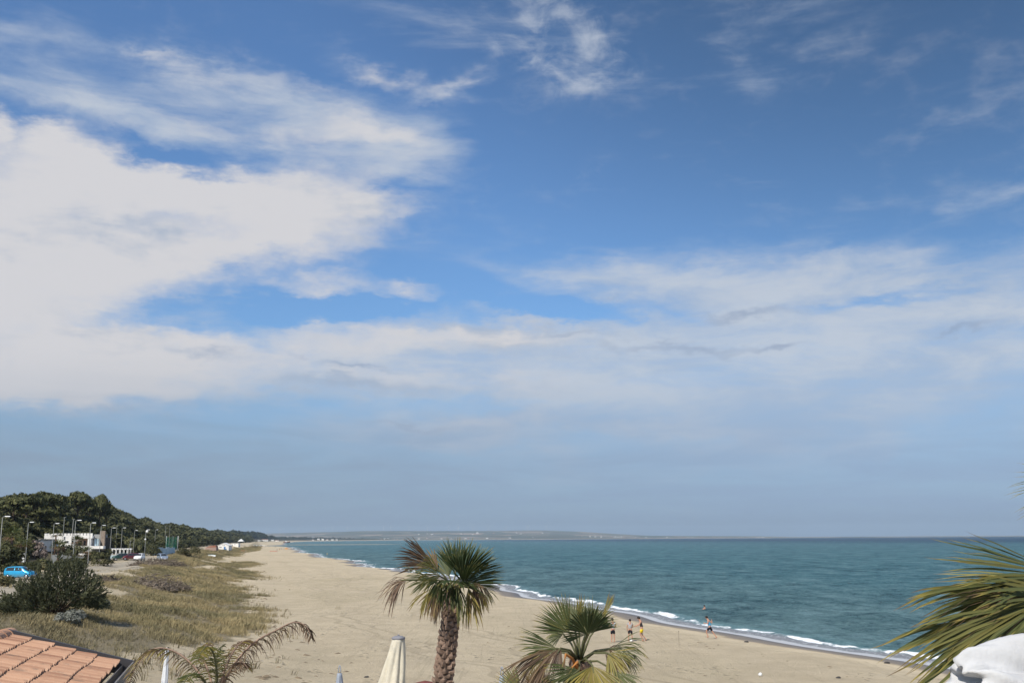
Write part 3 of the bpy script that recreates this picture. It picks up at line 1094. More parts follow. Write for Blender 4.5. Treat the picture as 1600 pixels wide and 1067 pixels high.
    o = link('bay_wood', pymesh('bay_wood', np.concatenate(Vs), np.concatenate(Fs), False, {'tint': np.concatenate(Ts)}), M_FARWOOD)
    tag(o, 'low belt of far dark trees following the curve of the bay', 'wood', kind='stuff')


# ---------------------------------------------------------------- grass
def blades(rng, x, y, h, nb, wid, lean=.45):
    """nb bent blades at every (x, y)"""
    n = len(x)
    X, Y, Hh = np.repeat(x, nb), np.repeat(y, nb), np.repeat(h, nb)
    m = len(X)
    X = X + rng.normal(0, 1, m) * Hh * .28
    Y = Y + rng.normal(0, 1, m) * Hh * .28
    Z = ground_z(X, Y) - .02
    Hh = Hh * rng.uniform(.55, 1.2, m)
    a = rng.uniform(0, 2 * np.pi, m)
    ln = np.abs(rng.normal(.0, lean, m)) + .1
    dx, dy = np.cos(a) * ln + .18, np.sin(a) * ln + .08       # leaning a little before the wind
    sa = rng.uniform(0, 2 * np.pi, m)
    w = wid * Hh * .5
    sx, sy = np.cos(sa) * w, np.sin(sa) * w
    base = np.stack([X, Y, Z], 1)
    mid = base + np.stack([dx * Hh * .35, dy * Hh * .35, Hh * .6], 1)
    tip = base + np.stack([dx * Hh, dy * Hh, Hh * .95], 1)
    sd = np.stack([sx, sy, np.zeros(m)], 1)
    V = np.stack([base - sd, base + sd, mid + sd * .8, mid - sd * .8, tip], 1).reshape(-1, 3)
    i = np.arange(m)[:, None] * 5
    F = np.concatenate([i + np.array([[0, 1, 2]]), i + np.array([[0, 2, 3]]), i + np.array([[3, 2, 4]])])
    tint = np.repeat(rng.random(m), 5)
    al = np.tile(np.array([0, 0, .6, .6, 1.0]), m)
    return V, F, tint, al


def build_grass():
    rng = np.random.default_rng(3)
    parts = []
    for poly, dens, hh, lowp in ((world_poly(GRASS_A), 1.15, .43, 1.0), (world_poly(GRASS_B), .8, .5, 1.0), (world_poly(GRASS_C), .8, .55, 1.0)):
        P = np.array(poly)
        x0, y0, x1, y1 = P[:, 0].min(), P[:, 1].min(), P[:, 0].max(), P[:, 1].max()
        n = int((x1 - x0) * (y1 - y0) * 20 * dens)
        x, y = rng.uniform(x0, x1, n), rng.uniform(y0, y1, n)
        # ragged edge, thin spots
        jx = x + 1.6 * np.sin(y * .9 + x * .3) + rng.normal(0, .9, n)
        jy = y + 2.2 * np.sin(x * .8) + rng.normal(0, 1.6, n)
        k = inside(poly, jx, jy)
        patch = np.sin(x * .53 + 1.1 * np.sin(y * .31)) * np.sin(y * .37 + .9 * np.sin(x * .47)) + .5 * np.sin(x * 1.3 + y * .9)
        keep = np.clip(.62 + .45 * patch, .12, 1) * np.clip(160 / np.maximum(y, 60), .25, 1)
        keep *= np.interp(y, [42, 50, 58, 70], [.15, .5, .9, 1])
        k &= rng.random(n) < keep
        x, y, patch = x[k], y[k], patch[k]
        far = np.clip(y / 110, .9, 2.2)
        h = hh * (.75 + .3 * patch) * rng.uniform(.6, 1.3, len(x)) * np.interp(y, [45, 60, 90, 400], [.5, .75, 1, 1.15])
        parts.append(blades(rng, x, y, h, 7, .085 * 1.0))
    # stray tufts on the sand's edge and by the road
    for (px, py, n, rad) in ((230, 1018, 60, 6), (205, 1045, 40, 3), (330, 1040, 25, 5), (400, 990, 26, 2.5), (410, 955, 30, 4), (402, 903, 40, 6), (395, 925, 30, 5), (60, 912, 160, 7), (20, 915, 120, 5), (122, 893, 60, 4), (230, 867, 60, 12), (275, 862, 60, 12), (168, 878, 30, 4)):
        c = hit(px, py)
        x, y = c.x + rng.normal(0, rad * .5, n), c.y + rng.normal(0, rad, n)
        parts.append(blades(rng, x, y, rng.uniform(.2, .55, n), 7, .1))
    b, Vs, Fs, Ts, As = 0, [], [], [], []
    for V, F, t, a in parts:
        Vs.append(V); Fs.append(F + b); Ts.append(t); As.append(a)
        b += len(V)
    o = link('dune_grass', pymesh('dune_grass', np.concatenate(Vs), np.concatenate(Fs), False, {'tint': np.concatenate(Ts), 'along': np.concatenate(As)}), M_GRASS)
    tag(o, 'dry straw and olive coloured grass covering the dune beside the road', 'grass', kind='stuff')
    print('grass blades', sum(len(p[1]) for p in parts) // 3)


# ---------------------------------------------------------------- bushes, brush piles
def bush(name, px, py, depth_or_none, w, h, n, size, mat, label, seed, group=None, clumps=12, cat='bush', aspect=2.2):
    rng = np.random.default_rng(seed)
    p = hit(px, py)
    t = empty(name, p, rng.uniform(0, 6.28))
    tag(t, label, cat, group)
    cl = []
    for i in range(clumps):
        a, q = rng.uniform(0, 6.28), math.sqrt(rng.random())
        r = w * rng.uniform(.13, .22)
        cl.append((q * (w / 2 - r) * math.cos(a), q * (w / 2 - r) * math.sin(a) * .8, max(r * .6, h * (1 - .75 * q * q) * rng.uniform(.35, .92) - r * .4), r, r, r * rng.uniform(.7, 1.1)))
    cm = cloud_mesh('foliage', rng, cl, n, size, aspect=aspect)
    link('foliage', cm, mat, t)
    mb = MB()
    for c in cl[:9]:
        mb.tube([(0, 0, -.2), (c[0] * .5, c[1] * .5, c[2] * .6), (c[0], c[1], c[2])], [.05 * h / 2, .035 * h / 2, .012 * h / 2], 5, caps=False)
    mb.build('stems', M_BARK, t)
    return t


def tamarisk(px, py, w, h, label, seed):
    """feathery bush: upswept sprays carrying fine scale leaves"""
    rng = np.random.default_rng(seed)
    p = hit(px, py)
    t = empty('tamarisk_bush', p)
    tag(t, label, 'bush')
    V, S = [], MB()
    tint = []
    for i in range(390):
        a, q = rng.uniform(0, 2 * math.pi), math.sqrt(rng.random())
        ex, ey = math.cos(a) * q * w * .5, math.sin(a) * q * w * .3
        ez = h * (1 - .62 * q ** 2.2) * rng.uniform(.3, 1.0) * (1 - .62 * max(0.0, -ex / (w * .5)) ** .8 - .12 * math.sin(3 * a + 1))
        d = np.array([ex - .3 * ex, ey - .3 * ey, ez * .9 + .4])
        d /= np.linalg.norm(d)
        tip = np.array([ex, ey, ez])
        L = rng.uniform(.55, 1.15)
        t0 = np.clip(rng.normal(.42, .2), 0, .9)
        if i < 50: S.tube([(ex * .1, ey * .1, -.1), (ex * .55, ey * .55, ez * .5), tuple(tip - d * .4)], [.05, .03, .012], 5, caps=False)
        n = 34
        u = rng.random(n)
        base = tip[None] - d[None] * L * u[:, None] + rng.normal(0, .11, (n, 3)) * (u[:, None] + .25)
        dd = d[None] + rng.normal(0, .5, (n, 3))
        dd /= np.linalg.norm(dd, axis=1)[:, None]
        sd = np.cross(dd, rng.normal(size=(n, 3)))
        sd /= np.linalg.norm(sd, axis=1)[:, None]
        ln, wd = rng.uniform(.16, .34, n)[:, None], .028
        q4 = np.stack([base - sd * wd, base + dd * ln * .5 - sd * wd * 1.4, base + dd * ln, base + dd * ln * .5 + sd * wd * 1.4], 1)
        V.append(q4.reshape(-1, 3))
        tint.append(np.repeat(np.clip(t0 + rng.normal(0, .12, n), 0, .92), 4))
    V = np.concatenate(V)
    link('foliage', pymesh('foliage', V, np.arange(len(V)).reshape(-1, 4), False, {'tint': np.concatenate(tint)}), M_TAMARISK, t)
    S.build('stems', M_BARK, t)
    return t


def brush_pile(px, py, w, h, label, seed, n=420):
    rng = np.random.default_rng(seed)
    p = hit(px, py)
    mb = MB()
    for i in range(n):
        a, q = rng.uniform(0, 6.28), math.sqrt(rng.random())
        x, y = math.cos(a) * q * w * .5, math.sin(a) * q * w * .3
        z = h * (1 - q * q) * rng.uniform(.1, 1.0)
        d = Vector((rng.normal(), rng.normal() * .7, rng.normal() * .55)).normalized() * rng.uniform(.5, 1.7)
        r = rng.uniform(.02, .07)
        c = Vector((x, y, z + .05))
        mb.tube([c - d * .5, c + Vector(rng.normal(0, .06, 3).tolist()), c + d * .5], [r, r * .8, r * .4], 4, caps=False, smooth=False)
    core = []
    nn = 18
    for ring, (f, zz) in enumerate(((.8, -.05), (.62, .3), (.35, .5))):
        core += [(math.cos(6.283 * k / nn) * w * .42 * f * rng.uniform(.85, 1.1), math.sin(6.283 * k / nn) * w * .25 * f * rng.uniform(.85, 1.1), zz * h * rng.uniform(.8, 1.1)) for k in range(nn)]
    core.append((0, 0, h * .55))
    fs = [(r * nn + k, r * nn + (k + 1) % nn, (r + 1) * nn + (k + 1) % nn, (r + 1) * nn + k) for r in range(2) for k in range(nn)] + [(2 * nn + k, 2 * nn + (k + 1) % nn, 3 * nn) for k in range(nn)]
    mb.add(core, fs)
    o = mb.build('brush_pile', M_TWIG, None, p, fix=False)
    tag(o, label, 'brush pile', 'heaps of dead branches on the dune')
    return o


# ---------------------------------------------------------------- fan palms
def fan_leaf(rng, base, d, nrm, L, spread, nseg=34, g=.3, hue=1.0, cup=.15, join=.42, p=2.0, ragged=.12, fold=0.0, wscale=1.0):
    """one fan blade: pleated segments joined near the base, free and tapering beyond, bending down under their weight"""
    d = np.array(d, float); d /= np.linalg.norm(d)
    nrm = np.array(nrm, float); nrm -= d * nrm.dot(d)
    nrm /= np.linalg.norm(nrm)
    sd = np.cross(nrm, d)
    th = np.linspace(-spread, spread, nseg) + rng.normal(0, spread / nseg * .22, nseg)
    dirs = np.cos(th)[:, None] * d + np.sin(th)[:, None] * sd + (cup * np.abs(np.sin(th)) + rng.normal(0, .035, nseg))[:, None] * nrm
    if fold: dirs += (-fold * np.abs(th) / max(spread, .01))[:, None] * np.array([0, 0, 1.0])
    dirs /= np.linalg.norm(dirs, axis=1)[:, None]
    Ls = L * (.66 + .34 * np.cos(th * .62)) * rng.uniform(1 - ragged, 1 + ragged * .5, nseg)
    ts = np.array([0.02, join * .45, join, join + (1 - join) * .27, join + (1 - join) * .55, join + (1 - join) * .8, 1.0])
    K = len(ts)
    pos = np.tile(np.array(base, float), (nseg, 1)) + dirs * (Ls * ts[0])[:, None]
    gg = g * rng.uniform(.3, 1.9, nseg)
    C = [pos.copy()]
    D = [dirs]
    for j in range(1, K):
        tm = (ts[j] + ts[j - 1]) / 2
        dj = dirs + (gg * tm ** p)[:, None] * np.array([0, 0, -1.0]) + rng.normal(0, .045 * tm * (1 + g), (nseg, 3))
        dj /= np.linalg.norm(dj, axis=1)[:, None]
        pos = pos + dj * (Ls * (ts[j] - ts[j - 1]))[:, None]
        C.append(pos.copy())
        D.append(dj)
    dth = spread * 2 / max(nseg - 1, 1) * .5
    wf = np.where(ts <= join + 1e-6, ts, join * np.clip((1 - ts) / (1 - join), 0.01, 1) ** .85 * 1.02)
    V, hue_a, al_a, ti_a = [], [], [], []
    rnd = rng.random(nseg)
    hs = np.clip(hue + rng.normal(0, .06, nseg), 0, 1)
    for j in range(K):
        w = np.cross(nrm, D[j])
        w /= np.linalg.norm(w, axis=1)[:, None] + 1e-9
        half = (wf[j] * Ls * math.tan(dth) * wscale)[:, None]
        up = np.cross(D[j], w)
        V += [C[j] - w * half, C[j] - up * half * .55 , C[j] + w * half]
        for q in range(3):
            hue_a.append(hs); al_a.append(np.full(nseg, ts[j])); ti_a.append(rnd)
    V = np.stack(V, 1).reshape(-1, 3)                          # per segment: K*3 verts
    st = lambda a: np.stack(a, 1).ravel()
    i0 = np.arange(nseg)[:, None] * (K * 3)
    F = []
    for j in range(K - 1):
        for q in (0, 1):
            a = j * 3 + q
            F.append(i0 + np.array([[a, a + 1, a + 4, a + 3]]))
    F = np.concatenate(F)
    return pymesh('frond', V, F, False, {'hue': st(hue_a), 'along': st(al_a), 'tint': st(ti_a)})


class Palm:
    """world frame of a palm placed where the sight line of its crown's middle pixel meets the given distance"""
    def __init__(self, name, px, py, depth, label, seed, group=None):
        self.rng = np.random.default_rng(seed)
        self.c = at_depth(px, py, depth)
        self.px, self.py, self.D = px, py, depth
        self.k = depth / FPX
        self.grow = 1.0
        self.root = empty(name, (self.c.x, self.c.y, gz(self.c.x, self.c.y)))
        tag(self.root, label, 'palm tree', group)

    def P(self, px, py, dy=0.0):
        """a point of the crown: as seen at that pixel, dy metres nearer (-) or farther (+)"""
        return at_depth(px, py, self.D + dy)

    def loc(self, v):
        return Vector(v) - self.root.location

    def frond(self, start, hast, tip, spread, hue=1.0, g=.3, nseg=32, nrm=(0, -1, .35), join=.58, p=2.0, cup=.12, pet_r=.012, fold=0.0, L=None, pet_mat=None, wscale=1.22, ragged=.14):
        """start, hast, tip: (px, py, dy) of the petiole's foot, the blade's base and the middle segment's end"""
        s, h, t = (self.P(*q) for q in (start, hast, tip))
        d = t - h
        me = fan_leaf(self.rng, self.loc(h), d, nrm, (L or d.length) * self.grow, R(spread), nseg, g, hue, cup, join, p, ragged, fold, wscale)
        f = link('frond', me, M_FROND, self.root)
        mb = MB()
        m = (s + h) / 2 + Vector((0, 0, .12 * (h - s).length))
        mb.tube([self.loc(s), self.loc(m), self.loc(h), self.loc(h + d.normalized() * .12)], [pet_r * 1.7, pet_r * 1.1, pet_r, pet_r * .4], 6)
        mb.build('petiole', pet_mat or M_PETIOLE, f)
        return f


def trunk_with_boots(palm, pts, radii, n_boot_from, boot_h, per_ring, step):
    """trunk along world points (bottom to top); old leaf bases stand off it in a spiral over its upper part"""
    mb = MB()
    P = [palm.loc(p) for p in pts]
    mb.tube(P, radii, 14)
    mb.build('trunk', M_PALMBARK, palm.root)
    # one leaf base, shared by all: a pointed scale bent outwards at its tip
    w, h = boot_h * .62, boot_h
    v = [(-w, 0, 0), (w, 0, 0), (w * .7, .03, h * .45), (-w * .7, .03, h * .45), (.2 * w, .05, h * .92), (-.2 * w, .05, h * .92), (0, .06, h * 1.12),
         (0, .05, h * .1), (0, .075, h * .5), (-w, -.05, 0), (w, -.05, 0), (w * .8, -.03, h * .45), (-w * .8, -.03, h * .45)]
    f = [(0, 7, 8, 3), (7, 1, 2, 8), (3, 8, 6, 5), (8, 2, 4, 6), (9, 0, 3, 12), (1, 10, 11, 2), (12, 3, 5), (11, 4, 2)]
    me = pymesh('leaf_base', v, f)
    me.materials.append(M_BOOT)
    rng = palm.rng
    L = [0.0]
    for a, b in zip(P[:-1], P[1:]): L.append(L[-1] + (b - a).length)
    tot = L[-1]
    q, k = n_boot_from, 0
    while q < tot - .05:
        i = max(j for j in range(len(P) - 1) if L[j] <= q)
        u = (q - L[i]) / (L[i + 1] - L[i])
        c = P[i].lerp(P[i + 1], u)
        ax = (P[i + 1] - P[i]).normalized()
        r = radii[i] * (1 - u) + radii[i + 1] * u
        for s in range(per_ring):
            a = (s + .5 * (k % 2)) * 2 * math.pi / per_ring + rng.uniform(-.09, .09)
            out = Vector((math.cos(a), math.sin(a), 0))
            out = (out - ax * out.dot(ax)).normalized()
            side = out.cross(ax)
            M = Matrix((side, out, ax)).transposed().to_4x4()
            o = bpy.data.objects.new('leaf_base', me)
            COL.objects.link(o)
            o.parent = palm.root
            sc = rng.uniform(.85, 1.18)
            tilt = Matrix.Rotation(rng.uniform(-.06, .18), 4, 'X') @ Matrix.Rotation(rng.uniform(-.2, .2), 4, 'Y')
            o.matrix_local = Matrix.Translation(c + out * (r - .012) + ax * rng.uniform(-.02, .02)) @ M @ tilt @ Matrix.Diagonal((sc, sc, rng.uniform(.8, 1.15), 1))
        q += step
        k += 1


def build_tall_palm():
    p = Palm('fan_palm', 706, 918, 17.0, 'tall fan palm leaning over the beach with green crown and brown hanging leaves', 21)
    base = p.P(672, 1330)
    gnd = gz(base.x, base.y)
    base.z = gnd - .1
    p.root.location = (base.x, base.y, gnd)
    pts = [base, p.P(680, 1180), p.P(692, 1064), p.P(700, 1000), p.P(706, 950), p.P(708, 915)]
    trunk_with_boots(p, pts, [.15, .13, .122, .112, .098, .07], (pts[1] - pts[0]).length * .75, .10, 7, .072)
    S = (707, 922, 0)
    p.grow = 1.1
    F = p.frond
    # short fronds over the trunk's head
    F(S, (704, 914, -.3), (699, 942, -.65), 46, .95, 1.0, 26, (.1, -1, -.2), p=1.1)
    F(S, (713, 915, -.32), (720, 946, -.6), 34, .82, 1.6, 22, (-.1, -1, 0), p=1.0, ragged=.25)
    # young upright fans
    F(S, (712, 896, .1), (706, 844, .1), 40, 1.0, .1, 30, (0.5, -1, -.2))
    F(S, (722, 902, -.1), (752, 856, -.5), 52, 1.0, .15, 36, (.4, -1, -.7), join=.66)
    F(S, (724, 912, -.25), (764, 880, -.6), 58, 1.0, .2, 36, (.6, -1, -.7), join=.66)
    F(S, (722, 900, .35), (732, 848, .8), 48, .95, .1, 30, (0, -1, .2))
    F(S, (728, 914, .3), (768, 898, .8), 46, .9, .4, 28, (0, -.6, 1))
    F(S, (712, 908, -.3), (738, 908, -.8), 70, 1.0, .6, 32, (.4, -1, -.5))
    F(S, (702, 900, .2), (684, 862, .5), 40, .9, .2, 26, (.2, -1, .1))
    # upper left, browning and folded, its upper edge nearly level
    F(S, (680, 886, -.1), (628, 853, -.3), 26, .14, .35, 26, (.5, -1, -.4), join=.66, fold=.15)
    F(S, (684, 890, .2), (646, 862, .5), 40, .3, .6, 28, (0, -.6, 1))
    F(S, (688, 900, -.35), (652, 884, -.7), 44, .62, .9, 30, (.3, -.8, .3))
    # left, green half fan
    F(S, (676, 904, -.2), (634, 907, -.4), 34, .86, .5, 26, (0, -.9, .4))
    # far left dead fan hanging from a long pale stalk
    F(S, (636, 906, -.1), (578, 904, -.2), 58, .1, 3.4, 30, (0, -.45, 1), pet_r=.016, p=1.0, join=.4, ragged=.3, wscale=1.5)
    # skirts of older, drooping leaves on both sides of the trunk
    F(S, (674, 920, -.3), (654, 958, -.5), 44, .5, 2.4, 26, (.3, -1, .4), p=.9, ragged=.3)
    F(S, (686, 916, -.45), (672, 958, -.6), 38, .22, 2.6, 24, (.2, -1, .3), p=.9, ragged=.35)
    F(S, (690, 906, -.5), (676, 934, -.9), 50, .9, 1.2, 28, (.2, -1, -.3), p=1.2)
    F(S, (718, 926, -.45), (722, 972, -.6), 22, .72, 2.6, 18, (0, -1, .3), p=.9, ragged=.3)
    F(S, (732, 918, -.3), (744, 972, -.5), 36, .4, 2.6, 26, (-.2, -1, .3), p=.9, ragged=.35)
    F(S, (742, 908, -.1), (762, 944, -.2), 46, .12, 2.6, 26, (-.2, -1, .4), p=.9, ragged=.35)
    F(S, (750, 916, .1), (782, 926, .1), 34, .74, 2.1, 24, (0, -.6, 1), p=1.2, ragged=.25)
    F(S, (742, 920, .3), (762, 950, .5), 44, .55, 2.4, 22, (0, -1, .5), p=1.0, ragged=.3)
    F(S, (690, 920, .4), (664, 950, .7), 44, .3, 2.4, 22, (0, -1, .5), p=1.0, ragged=.3)


def build_small_palm():
    p = Palm('fan_palm', 906, 1030, 14.0, 'short fan palm with open green fans and one yellow leaf beside the ball players', 34)
    base = p.P(902, 1500)
    gnd = gz(base.x, base.y)
    base.z = gnd - .1
    p.root.location = (base.x, base.y, gnd)
    pts = [base, p.P(903, 1260), p.P(905, 1100), p.P(906, 1056), p.P(906, 1030)]
    trunk_with_boots(p, pts, [.15, .14, .13, .12, .08], (pts[1] - pts[0]).length, .13, 7, .12)
    S = (906, 1034, 0)
    p.grow = 1.0
    F = p.frond
    F(S, (918, 990, -.35), (899, 948, -.55), 74, .97, .12, 44, (.2, -1, -.1), join=.66)
    F(S, (920, 990, -.25), (947, 956, -.4), 36, 1.0, .18, 30, (.3, -1, -.5), join=.62)
    F(S, (890, 988, -.1), (846, 942, -.1), 44, .84, .15, 34, (-.1, -1, .2), join=.6)
    F(S, (880, 990, .15), (850, 985, .3), 66, .8, .55, 34, (0, -1, .4))
    F(S, (896, 972, .2), (893, 932, .4), 58, .85, .1, 34, (0, -1, .15), join=.5)
    F(S, (905, 985, .1), (907, 926, .1), 6, .62, .02, 9, (0, -1, 0), join=.8)
    F(S, (938, 972, .1), (958, 928, .1), 7, .45, .03, 9, (0, -1, 0), join=.8)
    F(S, (925, 975, .35), (940, 938, .6), 60, .9, .12, 34, (0, -1, .15), join=.5)
    F(S, (915, 990, .4), (915, 950, .9), 70, .9, .15, 32, (0, -1, .3))
    # left
    F(S, (870, 1013, -.2), (806, 1005, -.4), 34, .86, .35, 30, (0, -.8, .7), pet_r=.016)
    F(S, (868, 1016, -.35), (788, 1048, -.8), 28, .24, 1.2, 26, (.2, -.9, .4), p=1.2, ragged=.3)
    F(S, (872, 1018, .1), (804, 1028, .2), 36, .5, 1.3, 26, (0, -.7, .8), p=1.1, ragged=.3)
    F(S, (876, 1012, -.4), (858, 1040, -.7), 34, .1, 2.4, 24, (0, -1, .5), p=1.0, ragged=.35)
    # right
    F(S, (955, 1013, -.1), (1020, 1010, -.2), 40, .82, 1.5, 36, (0, -.75, .8), pet_r=.017, p=1.4)
    F(S, (950, 1020, -.3), (988, 1050, -.5), 56, .55, 1.2, 34, (0, -.9, .6), p=1.2)
    F(S, (945, 1018, .2), (975, 1040, .4), 60, .2, 1.8, 30, (0, -.9, .6), p=1.1)
    # front
    F(S, (926, 1040, -.5), (932, 1092, -.9), 58, .52, .3, 40, (0, -1, .45), join=.7)
    F(S, (905, 1046, -.5), (862, 1078, -.8), 52, .85, .3, 34, (0, -1, .5), join=.55)
    F(S, (962, 1048, -.4), (985, 1085, -.7), 44, .8, .35, 32, (0, -1, .5), join=.6)
    F((905, 1052, -.05), (884, 1022, -.5), (876, 1062, -.6), 8, .42, .4, 8, (0, -1, .2), pet_mat=M_PETIOLE_ORANGE, pet_r=.017)
    F((905, 1058, -.05), (902, 1034, -.45), (884, 1052, -.6), 8, .36, .4, 8, (0, -1, .2), pet_mat=M_PETIOLE_ORANGE, pet_r=.017)
    # dried fans at the foot of the picture, on the left
    F((895, 1062, 0), (838, 1078, -.3), (800, 1044, -.4), 62, .32, .15, 34, (-.1, -1, .2), join=.35)
    F((895, 1062, 0), (850, 1072, -.1), (838, 1032, 0), 62, .2, .3, 32, (0, -1, .3), join=.35)
    F((895, 1062, .1), (815, 1085, .2), (768, 1060, .3), 52, .7, .2, 28, (0, -1, .3))


def build_near_palm():
    p = Palm('fan_palm', 1730, 930, 5.0, 'near fan palm at the edge of view whose long fronds reach in over the sea', 45)
    base = at_depth(1745, 2000, 5.0)
    gnd = gz(base.x, base.y)
    base.z = gnd - .1
    p.root.location = (base.x, base.y, gnd)
    top = p.P(1730, 935)
    pts = [base, base.lerp(top, .35), base.lerp(top, .7), top]
    trunk_with_boots(p, pts, [.22, .19, .17, .12], (top - base).length - 1.4, .13, 8, .11)
    S = (1722, 935, 0)
    F = p.frond
    kw = dict(pet_r=.011)
    F(S, (1668, 900, -.05), (1484, 884, -.35), 17, .74, .10, 26, (-.1, -.8, .5), join=.6, ragged=.22, wscale=1.25, **kw)
    F(S, (1655, 908, .05), (1466, 908, .2), 12, .66, .2, 13, (-.1, -.8, .5), join=.5, ragged=.3, wscale=1.1, **kw)
    F(S, (1640, 914, -.1), (1410, 914, -.3), 13, .74, .3, 16, (0, -.9, .3), join=.6, p=2.4, fold=.2, ragged=.16, wscale=1.5, **kw)
    F(S, (1650, 928, -.12), (1430, 962, -.35), 10, .74, .5, 14, (.3, -1, -.5), join=.6, p=2.2, ragged=.16, wscale=1.5, **kw)
    F(S, (1648, 925, -.2), (1475, 985, -.5), 22, .12, .6, 30, (0, -.8, .6), join=.25, wscale=.6, ragged=.3, **kw)
    F(S, (1625, 945, -.1), (1405, 1062, -.4), 16, .74, .25, 24, (-.1, -.9, .4), join=.62, ragged=.15, wscale=1.3, **kw)
    F(S, (1640, 935, -.3), (1450, 1075, -.6), 20, .74, .25, 28, (-.1, -.9, .4), join=.55, ragged=.2, wscale=1.2, **kw)
    F(S, (1640, 935, 0), (1450, 1085, .1), 24, .16, .5, 24, (0, -.9, .4), join=.25, wscale=.6, ragged=.3, **kw)
    F(S, (1680, 940, -.3), (1530, 1050, -.5), 30, .74, .3, 32, (-.1, -.9, .5), join=.6, wscale=1.2, **kw)
    F(S, (1670, 925, -.15), (1510, 965, -.3), 26, .72, .4, 26, (0, -.8, .6), join=.5, wscale=1.1, **kw)
    F(S, (1690, 930, -.25), (1560, 1000, -.5), 34, .74, .4, 28, (0, -.9, .5), join=.55, wscale=1.2, **kw)
    F(S, (1660, 918, .2), (1520, 940, .5), 26, .15, .9, 26, (0, -.8, .6), join=.3, wscale=.7, **kw)
    F(S, (1600, 918, -.1), (1440, 925, -.25), 16, .12, 2.4, 15, (0, -.8, .6), join=.25, wscale=.35, p=1.4, ragged=.35, **kw)
    # a higher frond, only its tips in view
    F(S, (1700, 756, .3), (1572, 776, .5), 34, .74, .35, 18, (-.2, -.8, .5), join=.3, ragged=.1, **kw)
    F(S, (1690, 800, .4), (1592, 840, .6), 26, .1, 2.6, 14, (-.2, -.8, .5), join=.2, wscale=.5, p=1.0, **kw)
    F(S, (1740, 830, .0), (1680, 760, .2), 50, .74, .2, 28, (-.2, -.9, .2), **kw)
    for a in range(5):
        F(S, (1760 + 20 * a, 900 + 15 * a, .2), (1900, 830 + 60 * a, .4), 40, .74, .4, 26, (.2, -.8, .6), **kw)


def feather_frond(palm, pix, hue, leaf, sag, n=46, dy0=0.0, dy1=0.0, rr=.016, back=.35):
    """pinnate frond: curved midrib through pixels at the palm's distance, leaflets both sides"""
    rng = palm.rng
    ctrl = [palm.P(x, y, dy0 + (dy1 - dy0) * i / (len(pix) - 1)) for i, (x, y) in enumerate(pix)]
    pts = []
    for i in range(len(ctrl) - 1):                             # Catmull-Rom
        a, b, c, d = ctrl[max(i - 1, 0)], ctrl[i], ctrl[i + 1], ctrl[min(i + 2, len(ctrl) - 1)]
        for u in np.linspace(0, 1, 7)[:-1]:
            pts.append(.5 * ((2 * b) + (c - a) * u + (2 * a - 5 * b + 4 * c - d) * u * u + (3 * b - a - 3 * c + d) * u ** 3))
    pts.append(ctrl[-1])
    pts = [palm.loc(q) for q in pts]
    V, F, hu, al, ti = [], [], [], [], []
    for k in range(n):
        u = .16 + .84 * (k + rng.uniform(-.3, .3)) / n
        x = min(max(u, 0), .999) * (len(pts) - 1)
        i = int(x)
        c = pts[i].lerp(pts[i + 1], x - i)
        t = (pts[i + 1] - pts[i]).normalized()
        sd = t.cross(Vector((0, 0, 1)))
        if sd.length < .1: sd = Vector((0, 1, 0))
        sd.normalize()
        L = leaf * math.sin(math.pi * (.12 + .82 * u)) ** .6 * rng.uniform(.7, 1.15)
        for s in (-1, 1):
            d = (sd * s + t * back + Vector((0, 0, .25)) + Vector(rng.normal(0, .16, 3).tolist())).normalized()
            q = c.copy()
            b = len(V)
            w = rng.uniform(.004, .0065)
            h = float(np.clip(hue + rng.normal(0, .1), 0, 1))
            r1 = rng.random()
            sg = sag * rng.uniform(.6, 1.5)
            for j, f in enumerate((0, .33, .66, 1.0)):
                dd = (d + Vector((0, 0, -1)) * sg * f).normalized()
                if j: q = q + dd * (L / 3)
                ww = w * (1, 1.2, .8, .1)[j]
                pr = dd.cross(Vector((0.3, 1, .2))).normalized()
                V += [q - pr * ww, q + pr * ww]
                hu += [h, h]; al += [f, f]; ti += [r1, r1]
            F += [(b + 2 * j, b + 2 * j + 1, b + 2 * j + 3, b + 2 * j + 2) for j in range(3)]
    me = pymesh('frond', [tuple(v) for v in V], np.array(F), False, {'hue': hu, 'along': al, 'tint': ti})
    f = link('frond', me, M_FROND, palm.root)
    mb = MB()
    mb.tube(pts, [float(q) for q in np.linspace(rr, rr * .25, len(pts))], 6)
    mb.build('midrib', M_PETIOLE if hue > .4 else M_BOOT, f)
    return f


